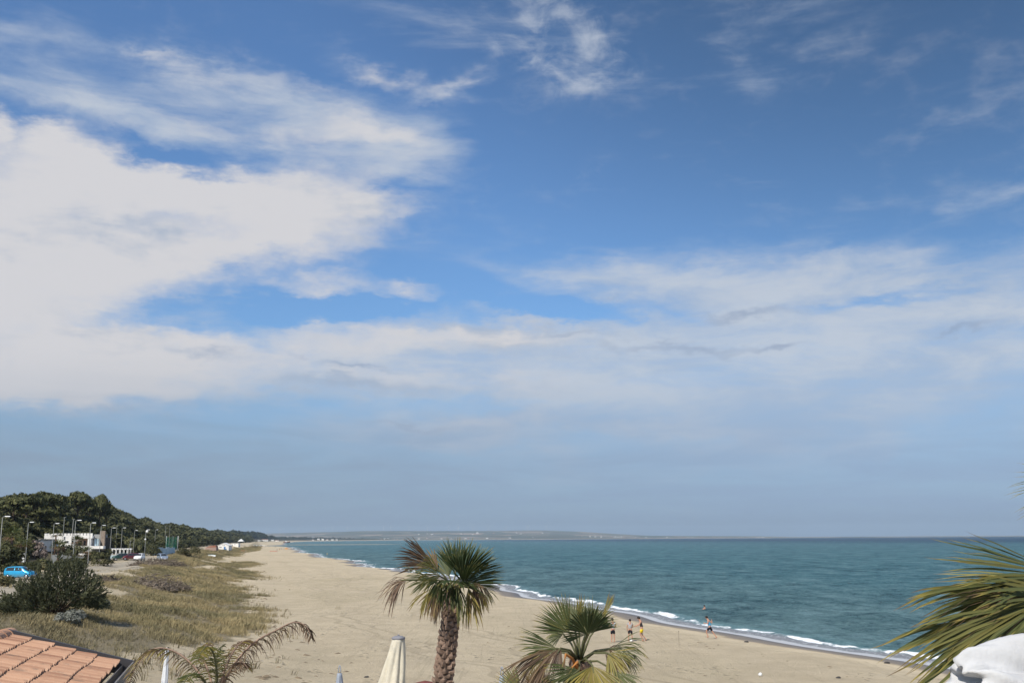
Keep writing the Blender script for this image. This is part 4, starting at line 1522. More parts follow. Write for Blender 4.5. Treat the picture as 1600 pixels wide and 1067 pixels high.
def build_feather_palm():
    p = Palm('feather_palm', 337, 1090, 12.0, 'half dried feather palm with arching brown fronds at the foot of the dune', 57)
    base = p.P(337, 1090)
    gnd = gz(base.x, base.y)
    p.root.location = (base.x, base.y, gnd)
    top = base.copy()
    base.z = gnd - .1
    pts = [base, base.lerp(top, .5), top]
    trunk_with_boots(p, pts, [.17, .14, .1], (top - base).length - .8, .1, 6, .1)
    A = lambda *a, **k: feather_frond(p, *a, **k)
    A([(342, 1088), (358, 1050), (380, 1020), (402, 1000), (432, 984), (458, 972), (477, 977), (487, 996)], .12, .27, 1.6, 64, 0, -.2)
    A([(332, 1088), (312, 1052), (292, 1030), (270, 1016), (248, 1012), (228, 1020), (212, 1042), (202, 1068)], .3, .26, 1.5, 62, 0, .3)
    A([(337, 1088), (338, 1050), (334, 1022), (324, 1010), (313, 1020), (308, 1034)], .62, .2, .9, 28, 0, -.5)
    A([(339, 1088), (350, 1050), (362, 1022), (374, 1006), (386, 1000), (394, 1006)], .3, .22, 1.1, 32, 0, .5)
    A([(333, 1088), (318, 1062), (304, 1052), (292, 1058), (286, 1072)], .74, .18, .7, 22, 0, -.5)
    A([(338, 1088), (339, 1055), (338, 1030), (342, 1014), (350, 1008)], .8, .17, .6, 22, 0, .1)
    A([(336, 1088), (326, 1050), (318, 1028), (318, 1012), (328, 1003)], .4, .18, 1.0, 22, 0, .6)
    A([(340, 1088), (352, 1055), (366, 1038), (378, 1034), (388, 1044)], .18, .2, 1.5, 26, 0, -.3)


def build_litter():
    """dry weed, twigs and shells strewn over the sand: along the grass, and in a thin line above the water"""
    rng = np.random.default_rng(77)
    X, Y, Sz = [], [], []
    for n, lo, hi, y0, y1, sz in ((700, 34, 44, 55, 330, .26), (260, 5.5, 8.0, 60, 420, .12), (200, 10, 40, 45, 200, .12), (420, 38, 60, 36, 62, .22)):
        y = y0 + (y1 - y0) * rng.random(n) ** 1.6
        s = lo + (hi - lo) * (rng.random(n) ** .6 if lo > 20 else rng.random(n))
        cl = np.sin(y * .7 + s) * np.sin(y * .23 + 2 * s)
        k = rng.random(n) < .35 + .6 * (cl > .2)
        X.append((shore_x(y) - s)[k]); Y.append(y[k]); Sz.append((sz * rng.uniform(.3, 1.3, n))[k])
    x, y, sz = map(np.concatenate, (X, Y, Sz))
    z = ground_z(x, y)
    n = len(x)
    V = []
    for c in range(6):
        a = 2 * np.pi * c / 6 + rng.uniform(-.4, .4, n)
        r = sz * rng.uniform(.3, 1.0, n)
        V.append(np.stack([x + r * np.cos(a) * 1.5, y + r * np.sin(a), z - .01], 1))
    V.append(np.stack([x, y, z + sz * rng.uniform(.12, .4, n)], 1))
    V = np.stack(V, 1).reshape(-1, 3)
    i = np.arange(n)[:, None] * 7
    F = np.concatenate([i + np.array([[c, (c + 1) % 6, 6]]) for c in range(6)])
    o = link('beach_litter', pymesh('beach_litter', V, F, False), simple('dry_weed', (0.21, 0.165, 0.11), .95, .1, .6, 1.2))
    tag(o, 'dry weed and twigs strewn over the sand', 'litter', kind='stuff')


build_wood()
build_grass()
build_litter()
tamarisk(78, 960, 7.8, 4.4, 'large feathery dark green tamarisk bush beside the sandy road', 61)
tamarisk(135, 948, 2.6, 1.5, 'low green bush at the foot of the large tamarisk on the road side', 64)
bush('silver_bush', 104, 974, None, 2.6, .9, 2600, .075, M_GREYBUSH, 'small silvery grey bush in front of the large tamarisk', 62)
bush('low_bush', 158, 948, None, 1.8, .8, 700, .12, M_GREYBUSH, 'pale grey shrub in the grass right of the large tamarisk', 63)
brush_pile(243, 921, 8.6, 1.9, 'big heap of dead branches lying in the straw coloured grass', 71)
brush_pile(246, 884, 11.5, 1.7, 'heap of dead branches at the bend of the sandy road below the parked cars', 72)
brush_pile(170, 910, 3.0, .9, 'small clump of dead twigs on the tip of the dune beside the road', 73, 90)
# dark growth at the left, round the car and along the fence
for i, (px, py, w, h, n, m, lab) in enumerate([
        (6, 900, 7, 6.0, 2600, M_MACCHIA, 'tall dark shrub behind the tail of the blue car'),
        (18, 882, 8, 6.5, 2600, M_MACCHIA, 'dark tree-like shrub left of the first lamp post'),
        (0, 915, 4, 1.2, 900, M_DRYBUSH, 'low dry bush at the left edge below the blue car'),
        (62, 888, 5, 1.5, 1400, M_MACCHIA, 'dark bush between the first two lamp posts'),
        (105, 892, 6, 1.5, 1500, M_MACCHIA, 'dark bush at the road edge right of the second lamp post'),
        (122, 884, 5, 1.4, 1400, M_MACCHIA, 'dark bush in front of the grey fence panels'),
        (148, 876, 7, 2.7, 1500, M_MACCHIA, 'dark hedge bush right of the white building'),
        (163, 873, 6, 2.8, 1500, M_MACCHIA, 'dark hedge bush next to the white pergola'),
        (112, 870, 9, 1.5, 1500, M_MACCHIA, 'leafy bush below the white building'),
        (236, 868, 9, 4.2, 1500, M_MACCHIA, 'dark bush between the white car and the pale blue wall'),
        (228, 864, 8, 4.0, 1500, M_MACCHIA, 'dark bush behind the parked white car'),
        (66, 890, 3, 1.4, 700, M_DRYBUSH, 'olive dry bush by the dark hedge block'),
        (160, 884, 5, .9, 700, M_DRYBUSH, 'dry reddish undergrowth on the road verge below the hedge'),
        (292, 869, 10, 2.0, 1500, M_DRYBUSH, 'sandy mound overgrown with dry plants past the silver car'),
        (288, 867, 6, 2.2, 900, M_DRYBUSH, 'dry bush on top of the sandy mound'),
        (398, 856, 16, 6, 900, M_MACCHIA, 'dark bushes on the bank in front of the far white boats'),
        (305, 862, 9, 2, 700, M_DRYBUSH, 'olive bush between the mound and the wood edge')]):
    bush('shrub', px, py, None, w, h, n, .26 if n > 1000 else .22, m, lab, 200 + i, clumps=9, aspect=1.6)
build_tall_palm()
build_small_palm()
build_near_palm()
build_feather_palm()
# ---------------------------------------------------------------- built things: materials
M_WHITEWALL = simple('white_render', (0.80, 0.78, 0.74), .85, .2, .10, .6)
M_GREYWALL = simple('grey_concrete', (0.30, 0.30, 0.29), .9, .2, .2, .8)
M_BROWNWALL = simple('brown_stone', (0.26, 0.21, 0.17), .95, .1, .3, 2)
M_REDWALL = simple('red_brown_wall', (0.20, 0.075, 0.06), .9, .2, .2, 1)
M_PINKWALL = simple('faded_pink_wall', (0.34, 0.24, 0.20), .9, .2, .2, 1)
M_DARKGLASS = simple('dark_glass', (0.025, 0.03, 0.035), .12, .6, .1, 1)
M_BLUEDOOR = simple('blue_paint', (0.06, 0.19, 0.40), .6, .3, .15, 2)
M_PALEBLUE = simple('pale_blue_paint', (0.36, 0.47, 0.53), .7, .3, .15, 1.5, island=.18)
M_POLE = simple('galvanised_pole', (0.22, 0.225, 0.21), .55, .4, .15, 2)
M_LAMPHEAD = simple('lamp_head_white', (0.75, 0.76, 0.76), .45, .4, .08, 3)
M_ROOFRED = simple('red_roof_tiles', (0.30, 0.13, 0.085), .9, .2, .25, 1)
M_WHITEPAINT = simple('white_paint', (0.76, 0.76, 0.74), .5, .35, .08, 1.2)
M_BOATSHADE = simple('boat_blue_shade', (0.08, 0.22, 0.30), .5, .35, .15, 1.5)  # blue-green shade of the tipped white boat, put into colour
M_BOATRED = simple('boat_red', (0.42, 0.09, 0.06), .5, .35, .15, 1.5)
M_DARKWOOD = simple('dark_timber', (0.055, 0.052, 0.05), .9, .2, .3, 3)
M_RUBBER = simple('rubber', (0.02, 0.02, 0.02), .9, .2, .1, 4)
M_CHROME = simple('wheel_rim_metal', (0.5, 0.5, 0.5), .35, .5, .1, 3, metallic=.8)
M_LIGHTLENS = simple('lamp_lens', (0.75, 0.76, 0.78), .2, .5, .05, 3)
M_SIGNGREY = simple('grey_sign', (0.22, 0.22, 0.24), .8, .2, .15, 3)


def mat_paint(name, col, metallic=.3):
    m, g = material(name)
    P = g.n('ShaderNodeTexCoord').outputs['Object']
    n = g.noise(P, 2.0, 4, .6)
    z = g.sep(P)[2]
    dust = g.math('MULTIPLY', g.ramp(z, .75, .2), g.ramp(n, .3, .6, .15, .5))
    c = g.mix(dust, col, (0.28, 0.24, 0.18))
    g.out(g.bsdf(c, g.ramp(n, .3, .7, .25, .38), .5, None, Metallic=metallic))
    return m


# ---------------------------------------------------------------- tiled roof, lower left
def build_tiled_house():
    P0 = at_depth(178, 1036, 15.0)                           # far end of the eave
    a = R(-14.8)
    e = Vector((math.sin(a), math.cos(a), 0))                  # along the eave, away from the camera
    u = Vector((-math.cos(a), math.sin(a), 0))                 # level, towards the ridge
    pit = R(16)
    up = (u * math.cos(pit) + Vector((0, 0, 1)) * math.sin(pit)).normalized()
    nr = Vector((0, 0, 1)) * math.cos(pit) - u * math.sin(pit)
    root = empty('tiled_house', P0, 0)
    tag(root, 'house with a terracotta tiled roof, dark edge trim and grey gutter', 'house')
    M = Matrix((u, e, Vector((0, 0, 1)))).transposed().to_4x4()   # local x to the ridge, y along the eave, z up
    slope_len, length = 1.50, 9.0
    run = slope_len * math.cos(pit)
    rise = slope_len * math.sin(pit)
    S = lambda d, al, h=0.0: tuple(up * d + e * al + nr * h)      # on the roof plane
    # walls and the roof body
    gndz = gz(P0.x, P0.y) - P0.z - .3
    mb = MB()
    mb.box((0, 0, 0), (1, 1, 1))
    mb.v, mb.f, mb.s = [], [], []
    W = lambda x, y, z: tuple(u * x + e * y + Vector((0, 0, z)))
    v = [W(.35, -.3, gndz), W(2 * run - .35, -.3, gndz), W(2 * run - .35, -length + .3, gndz), W(.35, -length + .3, gndz),
         W(.35, -.3, -.1), W(2 * run - .35, -.3, -.1), W(2 * run - .35, -length + .3, -.1), W(.35, -length + .3, -.1),
         W(run, -.3, rise - .16), W(run, -length + .3, rise - .16)]
    mb.add(v, [(0, 3, 2, 1), (0, 1, 5, 8, 4), (2, 3, 7, 9, 6), (3, 0, 4, 7), (1, 2, 6, 5), (4, 8, 9, 7), (5, 6, 9, 8)])
    mb.build('wall', M_WHITEWALL, root)
    mb = MB()
    for sgn in (0, 1):
        X = (lambda d: d) if sgn == 0 else (lambda d: 2 * run - d)
        pts = []
        for d, h in ((-.0, -.02), (run, rise - .02), (run, rise - .1), (-.0, -.1)):
            pts += [W(X(d), -.02, h), W(X(d), -length, h)]
        mb.add(pts, [(0, 1, 3, 2), (4, 5, 7, 6), (0, 2, 4, 6), (1, 7, 5, 3), (0, 6, 7, 1), (2, 3, 5, 4)])
    mb.build('roof_deck', M_DARKWOOD, root)
    # tiles: double-roll, each lapping the one below
    m, g = material('terracotta')
    rnd = g.n('ShaderNodeObjectInfo').outputs['Random']
    tcx = g.n('ShaderNodeTexCoord').outputs['Object']
    n1 = g.noise(g.mapping(tcx, scale=(1, .25, 1)), 7, 5, .65)
    n2 = g.noise(tcx, 28, 4, .7)
    off = g.n('ShaderNodeCombineXYZ')
    c = g.mix(g.ramp(rnd, 0, 1, smooth=False), (0.29, 0.15, 0.095), (0.50, 0.295, 0.19))
    c = g.mix(g.ramp(n1, .42, .66, 0, .6), c, (0.56, 0.36, 0.24))
    c = g.mix(g.ramp(n2, .55, .75, 0, .45), c, (0.24, 0.13, 0.09))
    P = g.n('ShaderNodeNewGeometry').outputs['Position']
    st = g.noise(g.mapping(P, scale=(1, 1, 1)), 2.6, 6, .7)
    c = g.mix(g.ramp(st, .54, .70, 0, .65), c, (0.17, 0.125, 0.095))
    c = g.mix(g.ramp(g.noise(P, 9, 5, .7), .64, .72, 0, .6), c, (0.34, 0.31, 0.23))
    g.out(g.bsdf(c, .8, .25, g.bump(n2, .3, .01)))
    tw, tl, ex = .26, .38, slope_len / 5
    nx = 13
    vs, fs = [], []
    for (d, base, thick) in ((0.0, .040, .016), (tl, .006, .016)):
        for lay in (0, 1):
            for i in range(nx):
                q = i / (nx - 1)
                z = base + .042 * (1 - abs(math.cos(2 * math.pi * q))) ** .8 - (thick if lay else 0)
                vs.append((q * tw, d, z))
    I = lambda end, lay, i: end * 2 * nx + lay * nx + i
    for i in range(nx - 1):
        fs += [(I(0, 0, i), I(0, 0, i + 1), I(1, 0, i + 1), I(1, 0, i)), (I(0, 1, i + 1), I(0, 1, i), I(1, 1, i), I(1, 1, i + 1)), (I(0, 0, i + 1), I(0, 0, i), I(0, 1, i), I(0, 1, i + 1))]
    fs += [(I(0, 0, 0), I(1, 0, 0), I(1, 1, 0), I(0, 1, 0)), (I(1, 0, nx - 1), I(0, 0, nx - 1), I(0, 1, nx - 1), I(1, 1, nx - 1))]
    tme = pymesh('tile', vs, fs)
    tme.materials.append(m)
    rng = random.Random(4)
    B = Matrix((-e, up, nr)).transposed().to_4x4()              # tile x along the eave towards the camera, y up the slope
    cols = int(5.2 / tw)
    for r in range(5):
        for k in range(cols):
            o = bpy.data.objects.new('tile', tme)
            COL.objects.link(o)
            o.parent = root
            j = Matrix.Rotation(rng.uniform(-.02, .02), 4, 'Z')
            o.matrix_local = Matrix.Translation(Vector(S(r * ex - .06 + rng.uniform(-.014, .014), -.05 - k * tw, rng.uniform(0, .008)))) @ B @ j
    # ridge tiles
    vs, fs = [], []
    nn = 9
    for (y, rr) in ((0, .125), (.4, .11)):
        for lay in (0, .018):
            for i in range(nn):
                q = math.pi * (i / (nn - 1))
                vs.append(((rr - lay) * math.cos(q), y, (rr - lay) * math.sin(q) * .8))
    for i in range(nn - 1):
        fs += [(i, i + 1, 2 * nn + i + 1, 2 * nn + i), (nn + i + 1, nn + i, 3 * nn + i, 3 * nn + i + 1), (i + 1, i, nn + i, nn + i + 1), (2 * nn + i, 2 * nn + i + 1, 3 * nn + i + 1, 3 * nn + i)]
    rme = pymesh('ridge_tile', vs, fs)
    rme.materials.append(m)
    for k in range(14):
        o = bpy.data.objects.new('ridge_tile', rme)
        COL.objects.link(o)
        o.parent = root
        o.matrix_local = Matrix.Translation(u * run + Vector((0, 0, rise + .0)) + e * (.0 - .36 * (k + 1) + .3)) @ Matrix((u, e, Vector((0, 0, 1)))).transposed().to_4x4()
    mb = MB()                                                    # trim along the far rake
    t0, t1 = Vector(S(-.25, .0, .0)), Vector(S(slope_len, .0, .0))
    for A, Bq in ((t0, t1),):
        q = [A + e * -.04 + nr * .10, A + e * .03 + nr * .10, A + e * .03 - nr * .12, A + e * -.035 - nr * .12]
        q2 = [p + (Bq - A) for p in q]
        mb.add(q + q2, [(0, 1, 2, 3), (7, 6, 5, 4), (0, 4, 5, 1), (1, 5, 6, 2), (2, 6, 7, 3), (3, 7, 4, 0)])
    mb.build('edge_trim', simple('dark_sheet_metal', (0.055, 0.052, 0.055), .5, .4, .15, 4), root)
    mb = MB()                                                    # box gutter hung off the eave
    prof = [(-.27, .02), (-.25, .02), (-.25, -.11), (-.125, -.11), (-.125, -.02), (-.11, -.02), (-.11, -.13), (-.27, -.13)]
    pts = [tuple(u * x + e * .03 + Vector((0, 0, z))) for x, z in prof] + [tuple(u * x - e * length + Vector((0, 0, z))) for x, z in prof]
    n = len(prof)
    mb.add(pts, [(i, (i + 1) % n, (i + 1) % n + n, i + n) for i in range(n)] + [tuple(range(n)), tuple(reversed(range(n, 2 * n)))])
    mb.build('gutter', simple('grey_gutter', (0.17, 0.155, 0.14), .6, .3, .2, 3), root)


# ---------------------------------------------------------------- parasols, cloth, pole
def mat_cloth(name, col, island=0):
    m, g = material(name)
    P = g.n('ShaderNodeTexCoord').outputs['Object']
    n = g.noise(P, 3, 5, .6)
    w = g.noise(g.mapping(P, scale=(1, 1, .25)), 14, 4, .6)
    f = g.ramp(n, .3, .7, .9, 1.06)
    c = g.mix(1.0, col, g.comb(f, f, f), 'MULTIPLY')
    dirt = g.noise(P, 1.6, 6, .7)
    c = g.mix(g.ramp(dirt, .52, .72, 0, .35), c, tuple(v * .6 for v in col))
    wr = g.noise(g.mapping(P, rot=(.4, .3, .2), scale=(1, 2.4, .6)), 6, 5, .6)
    p = g.bsdf(c, .85, .15, g.bump(wr, .4, .035, g.bump(w, .35, .015)))
    tr = g.n('ShaderNodeBsdfTranslucent')
    g.put(tr.inputs['Color'], c)
    mx = g.n('ShaderNodeMixShader')
    mx.inputs[0].default_value = .15
    g.t.links.new(p, mx.inputs[1]); g.t.links.new(tr.outputs[0], mx.inputs[2])
    g.out(mx.outputs[0])
    return m


def closed_parasol(px, py, depth, length, r0, r1, folds, mat, label, cap=None, loop=False, lean=(0, 0), seed=1, tie=None, group=None, name='closed_parasol', depth_fold=.22):
    rng = np.random.default_rng(seed)
    top = at_depth(px, py, depth)
    g0 = gz(top.x, top.y)
    root = empty(name, (top.x, top.y, g0))
    tag(root, label, 'parasol', group)
    H = top.z - g0
    nseg, nz = folds * 8, 16
    vs = []
    ph = rng.uniform(0, 6.28)
    amp = rng.uniform(.6, 1.4, folds)
    for j in range(nz + 1):
        t = j / nz
        r = r0 + (r1 - r0) * t ** .9
        if tie: r *= 1 - .35 * math.exp(-((t - tie) / .05) ** 2)
        for i in range(nseg):
            a = 2 * math.pi * i / nseg
            k = int(i / 8)
            w = abs(math.sin(a * folds / 2 + ph + .5 * t))
            rr = r * (1 - depth_fold * amp[k] * (1 - w) * min(1, t * 4)) * (1 + .06 * math.sin(3 * a + 5 * t))
            z = H - t * length * (1 - (.035 * w + .03 * math.sin(a + ph)) * t)
            vs.append((rr * math.cos(a) + lean[0] * t * length, rr * math.sin(a) + lean[1] * t * length, z))
    fs = [(j * nseg + i, (j + 1) * nseg + i, (j + 1) * nseg + (i + 1) % nseg, j * nseg + (i + 1) % nseg) for j in range(nz) for i in range(nseg)]
    fs.append(tuple(range(nseg)))
    link('canopy', pymesh('canopy', vs, fs, True), mat, root)
    MB().tube([(lean[0] * length, lean[1] * length, -.1), (0, 0, H - .02)], .028, 8).build('pole', M_POLE, root)
    if cap:
        MB().lathe([(r0 * .98, H - .05), (r0 * 1.12, H - .03), (r0 * 1.12, H + .05), (r0 * .7, H + .10), (r0 * .25, H + .12)], n=12).build('cap', cap, root)
    if loop:
        pts = [(.045 * math.cos(q), 0, H + .02 + .26 * math.sin(q)) for q in np.linspace(0, math.pi, 9)]
        MB().tube(pts, .018, 6).build('loop', mat, root)
    else:
        MB().ball((0, 0, H + (.14 if cap else .05)), .045).build('finial', M_WHITEPAINT if not cap else cap, root)
    return root


def open_parasol(px, py, depth, rad, rise, mat, label, n=8):
    top = at_depth(px, py, depth)
    g0 = gz(top.x, top.y)
    root = empty('open_parasol', (top.x, top.y, g0))
    tag(root, label, 'parasol')
    H = top.z - g0
    vs = [(0, 0, H)]
    rings = 4
    for j in range(1, rings + 1):
        t = j / rings
        for i in range(n * 2):
            a = math.pi * i / n
            r = rad * t * (1 if i % 2 == 0 else math.cos(math.pi / n) * (1 - .03 * t))
            vs.append((r * math.cos(a), r * math.sin(a), H - rise * t ** 1.15 - (.02 * t if i % 2 else 0)))
    m2 = n * 2
    fs = [(0, 1 + i, 1 + (i + 1) % m2) for i in range(m2)]
    for j in range(rings - 1):
        fs += [(1 + j * m2 + i, 1 + (j + 1) * m2 + i, 1 + (j + 1) * m2 + (i + 1) % m2, 1 + j * m2 + (i + 1) % m2) for i in range(m2)]
    c = link('canopy', pymesh('canopy', vs, fs), mat, root)
    MB().tube([(0, 0, -.1), (0, 0, H - .01)], .024, 8).build('pole', M_POLE, root)
    for i in range(n):
        a = 2 * math.pi * i / n
        MB().tube([(0, 0, H - .04), (rad * .98 * math.cos(a), rad * .98 * math.sin(a), H - rise - .03)], .01, 5).build('rib', M_POLE, root)
    return root


def build_cloth_bundle():
    """rolled white canvas lashed to a pole, its loose end towards the view"""
    D = 3.4
    A, B_ = at_depth(1501, 1066, D), at_depth(1900, 1052, D + .25)
    root = empty('canvas_roll', (B_.x, B_.y, gz(B_.x, B_.y)))
    tag(root, 'bundled white canvas in front of the near palm fronds', 'canvas')
    off = root.location
    ax = (B_ - A).normalized()
    up = (Vector((0, 0, 1)) - ax * ax.z).normalized()
    fw = ax.cross(up)
    rng = np.random.default_rng(8)
    nz, na = 60, 72
    L = (B_ - A).length
    vs = []
    for j in range(nz + 1):
        t = j / nz
        r = .092 + .052 * min(1, t * 2.4) ** .8
        r *= 1 - .25 * math.exp(-(t / .03) ** 2)
        for i in range(na):
            a = 2 * math.pi * i / na
            tw = a + 2.2 * t
            fold = .16 * math.sin(3 * tw + 3 * t + 1.0) + .10 * math.sin(5 * tw - 7 * t) + .05 * math.sin(11 * tw + 13 * t + 2) + .035 * math.sin(17 * t + 2 * a)
            ridge = -.22 * math.exp(-((((a - 3.9 + 1.2 * t) % (2 * math.pi)) - math.pi) / .16) ** 2)
            rr = r * (1 + fold * (.5 + .6 * (1 - t)) + ridge)
            sag = -.02 * math.sin(math.pi * t)
            p = A + ax * (t * L + (.018 * math.sin(3 * a + 1) + .012 * math.sin(7 * a)) * math.exp(-t * 9)) + up * (rr * math.sin(a) * 1.0 + sag) + fw * (rr * math.cos(a) * .8)
            vs.append(tuple(p - off))
    fs = [(j * na + i, (j + 1) * na + i, (j + 1) * na + (i + 1) % na, j * na + (i + 1) % na) for j in range(nz) for i in range(na)]
    b = len(vs)                                                  # gathered end: sunk folds
    for q, (f, dd) in enumerate(((.8, .012), (.5, .05), (.2, .10))):
        for i in range(na):
            a = 2 * math.pi * i / na
            base = Vector(vs[i])
            c = A - off + ax * dd
            w = f * (1 + .22 * math.sin(7 * a + q))
            vs.append(tuple(c + (base - (A - off)) * w))
    for q in range(3):
        o0 = 0 if q == 0 else b + (q - 1) * na
        o1 = b + q * na
        fs += [(o0 + i, o0 + (i + 1) % na, o1 + (i + 1) % na, o1 + i) for i in range(na)]
    fs.append(tuple(b + 2 * na + i for i in range(na)))
    link('canvas', pymesh('canvas', vs, fs, True), M_CANVAS, root)
    mb = MB()                                                    # a loose flap under the end
    fl = []
    for j in range(9):
        for i in range(7):
            t, s = j / 8, i / 6
            p = A + ax * (.01 + s * .17 + .03 * t) + up * (-.045 - .15 * t - .02 * math.sin(5 * s)) + fw * (-.05 - .025 * math.sin(6 * s + 2 * t) - .03 * t)
            fl.append(tuple(p - off))
    mb.add(fl, [(j * 7 + i, j * 7 + i + 1, (j + 1) * 7 + i + 1, (j + 1) * 7 + i) for j in range(8) for i in range(6)], True)
    mb.build('loose_flap', M_CANVAS, root)
    MB().tube([tuple(B_ - off), (0, 0, -.1)], .03, 8).build('pole', M_POLE, root)


# ---------------------------------------------------------------- people
def skin_mesh(name, joints, edges, sub=1, root=0):
    me = bpy.data.meshes.new('tmp')
    me.from_pydata([j[0] for j in joints], edges, [])
    ob = bpy.data.objects.new('tmp', me)
    COL.objects.link(ob)
    bpy.context.view_layer.update()
    md = ob.modifiers.new('s', 'SKIN')
    md.use_smooth_shade = True
    for v, j in zip(me.skin_vertices[0].data, joints):
        r = j[1]
        v.radius = (r, r) if isinstance(r, (int, float)) else r
    me.skin_vertices[0].data[root].use_root = True
    ob.modifiers.new('u', 'SUBSURF').levels = sub
    dg = bpy.context.evaluated_depsgraph_get()
    out = bpy.data.meshes.new_from_object(ob.evaluated_get(dg))
    out.name = name
    bpy.data.objects.remove(ob)
    bpy.data.meshes.remove(me)
    return out


M_SKIN = simple('skin', (0.44, 0.24, 0.165), .6, .3, .08, 9)
M_HAIR = simple('dark_hair', (0.018, 0.014, 0.012), .6, .3, .3, 30)
M_NAVY = simple('dark_shorts', (0.014, 0.015, 0.022), .85, .2, .2, 9)
M_FACE = simple('eye_dark', (0.02, 0.015, 0.012), .4, .4, .1, 9)
M_LIP = simple('lips', (0.30, 0.12, 0.10), .6, .3, .1, 9)

STAND = dict(elL=(-.25, -.02, 1.16), haL=(-.24, .05, .93), elR=(.25, -.02, 1.16), haR=(.24, .05, .93), knL=(-.10, .03, .50), anL=(-.11, -.02, .08), knR=(.10, .03, .50), anR=(.11, -.02, .08), lean=0.0, nod=.02, turn=0.0)


def person(foot, height, heading, pose, shirt, shorts, label, sleeve=.55, tank=False, hair=M_HAIR, group=None, sink=0.0):
    """body in one skin; hair, shirt, shorts over it. pose joints are given for a 1.75 m figure facing +y, x to its right"""
    J = dict(STAND); J.update(pose)
    k = height / 1.75
    root = empty('person', foot, heading)
    root.scale = (k, k, k)
    tag(root, label, 'person', group)
    ln = J['lean']
    fw = lambda z: math.tan(ln) * (z - .93)
    pel = (0, 0, .95); spi = (0, fw(1.13), 1.13); che = (0, fw(1.33), 1.33); nec = (0, fw(1.47) + .01, 1.48)
    h0 = (0, fw(1.56) + .03 + J['nod'], 1.575); h1 = (0, fw(1.62) + .03 + J['nod'] * 1.6, 1.665); h2 = (0, fw(1.7) + .02 + J['nod'] * 1.6, 1.725)
    shL, shR = (-.165, fw(1.42), 1.425), (.165, fw(1.42), 1.425)
    def wrist(e, h):
        e, h = Vector(e), Vector(h)
        d = (h - e).normalized()
        return tuple(h - d * .02), tuple(h + d * .075)
    wL, pL = wrist(J['elL'], J['haL']); wR, pR = wrist(J['elR'], J['haR'])
    def toe(a, kx):
        a_, k_ = Vector(a), Vector(kx)
        d = (a_ - k_).normalized()
        f = Vector((0, 1, 0)) - d * d.y
        f.normalize()
        return tuple(a_ + f * .15 + d * .045), tuple(a_ - f * .05 + d * .055)
    tL, eL = toe(J['anL'], J['knL']); tR, eR = toe(J['anR'], J['knR'])
    joints = [(pel, (.135, .105)), (spi, (.125, .095)), (che, (.15, .105)), (nec, .058), (h0, (.075, .085)), (h1, (.078, .098)), (h2, (.06, .075)),
              (shL, .062), (J['elL'], .043), (wL, .031), (pL, (.038, .02)), (shR, .062), (J['elR'], .043), (wR, .031), (pR, (.038, .02)),
              ((-.085, 0, .9), .09), (J['knL'], .058), (J['anL'], .04), (tL, (.04, .024)), (eL, .03), ((.085, 0, .9), .09), (J['knR'], .058), (J['anR'], .04), (tR, (.04, .024)), (eR, .03)]
    edges = [(0, 1), (1, 2), (2, 3), (3, 4), (4, 5), (5, 6), (2, 7), (7, 8), (8, 9), (9, 10), (2, 11), (11, 12), (12, 13), (13, 14), (0, 15), (15, 16), (16, 17), (17, 18), (17, 19), (0, 20), (20, 21), (21, 22), (22, 23), (22, 24)]
    body = skin_mesh('body', joints, edges, 1)
    bm = bmesh.new(); bm.from_mesh(body)
    mb = MB()                                                     # fingers, nose, ears
    for e, p, s in ((wL, pL, -1), (wR, pR, 1)):
        d = (Vector(p) - Vector(e)).normalized()
        sd = d.cross(Vector((0, 1, 0.2))).normalized()
        cu = sd.cross(d).normalized()
        for i, (o, l) in enumerate(((-.028, .062), (-.010, .074), (.009, .07), (.027, .055))):
            b = Vector(p) + sd * o - d * .02
            mb.tube([tuple(b), tuple(b + d * l * .55 + cu * .006), tuple(b + d * l + cu * .022)], [.0095, .0088, .006], 5)
        b = Vector(p) - d * .05 + sd * (-.03 * s)
        mb.tube([tuple(b), tuple(b + d * .03 - sd * .03 * s), tuple(b + d * .06 - sd * .035 * s + cu * .01)], [.011, .01, .007], 5)
    fy = h1[1]
    mb.tube([(0, fy + .095, 1.665), (0, fy + .122, 1.64), (0, fy + .098, 1.63)], [.01, .016, .012], 6)
    for s in (-1, 1): mb.ball((s * .083, fy - .005, 1.645), .026, .4, .8, 1.2, 6, 5)
    tmp = mb.mesh('tmp')
    bm.from_mesh(tmp)
    bm.to_mesh(body); bm.free(); bpy.data.meshes.remove(tmp)
    body.polygons.foreach_set('use_smooth', [True] * len(body.polygons))
    link('body', body, M_SKIN, root)
    for s in (-1, 1): MB().ball((s * .034, fy + .09, 1.672), .0105, n=6, m=4).build('eye', M_FACE, root)
    MB().ball((0, fy + .094, 1.603), .022, 1, .4, .3, 8, 5).build('mouth', M_LIP, root)
    cap = MB()                                                    # hair: a cap down to nape and brow
    vs, fs = [], []
    n = 14
    for i in range(8):
        t = math.pi * .62 * i / 7
        for q in range(n):
            a = 2 * math.pi * q / n
            back = .5 - .5 * math.sin(a)
            tt = t * (.78 + .42 * back)
            w = 1 + .05 * math.sin(3 * a + i)
            vs.append((.1 * math.sin(tt) * math.cos(a) * w, fy - .008 + .12 * math.sin(tt) * math.sin(a) * w, 1.668 + .125 * math.cos(tt)))
    fs = [(i * n + q, (i + 1) * n + q, (i + 1) * n + (q + 1) % n, i * n + (q + 1) % n) for i in range(7) for q in range(n)]
    cap.add(vs, fs, True)
    cap.build('hair', hair, root)
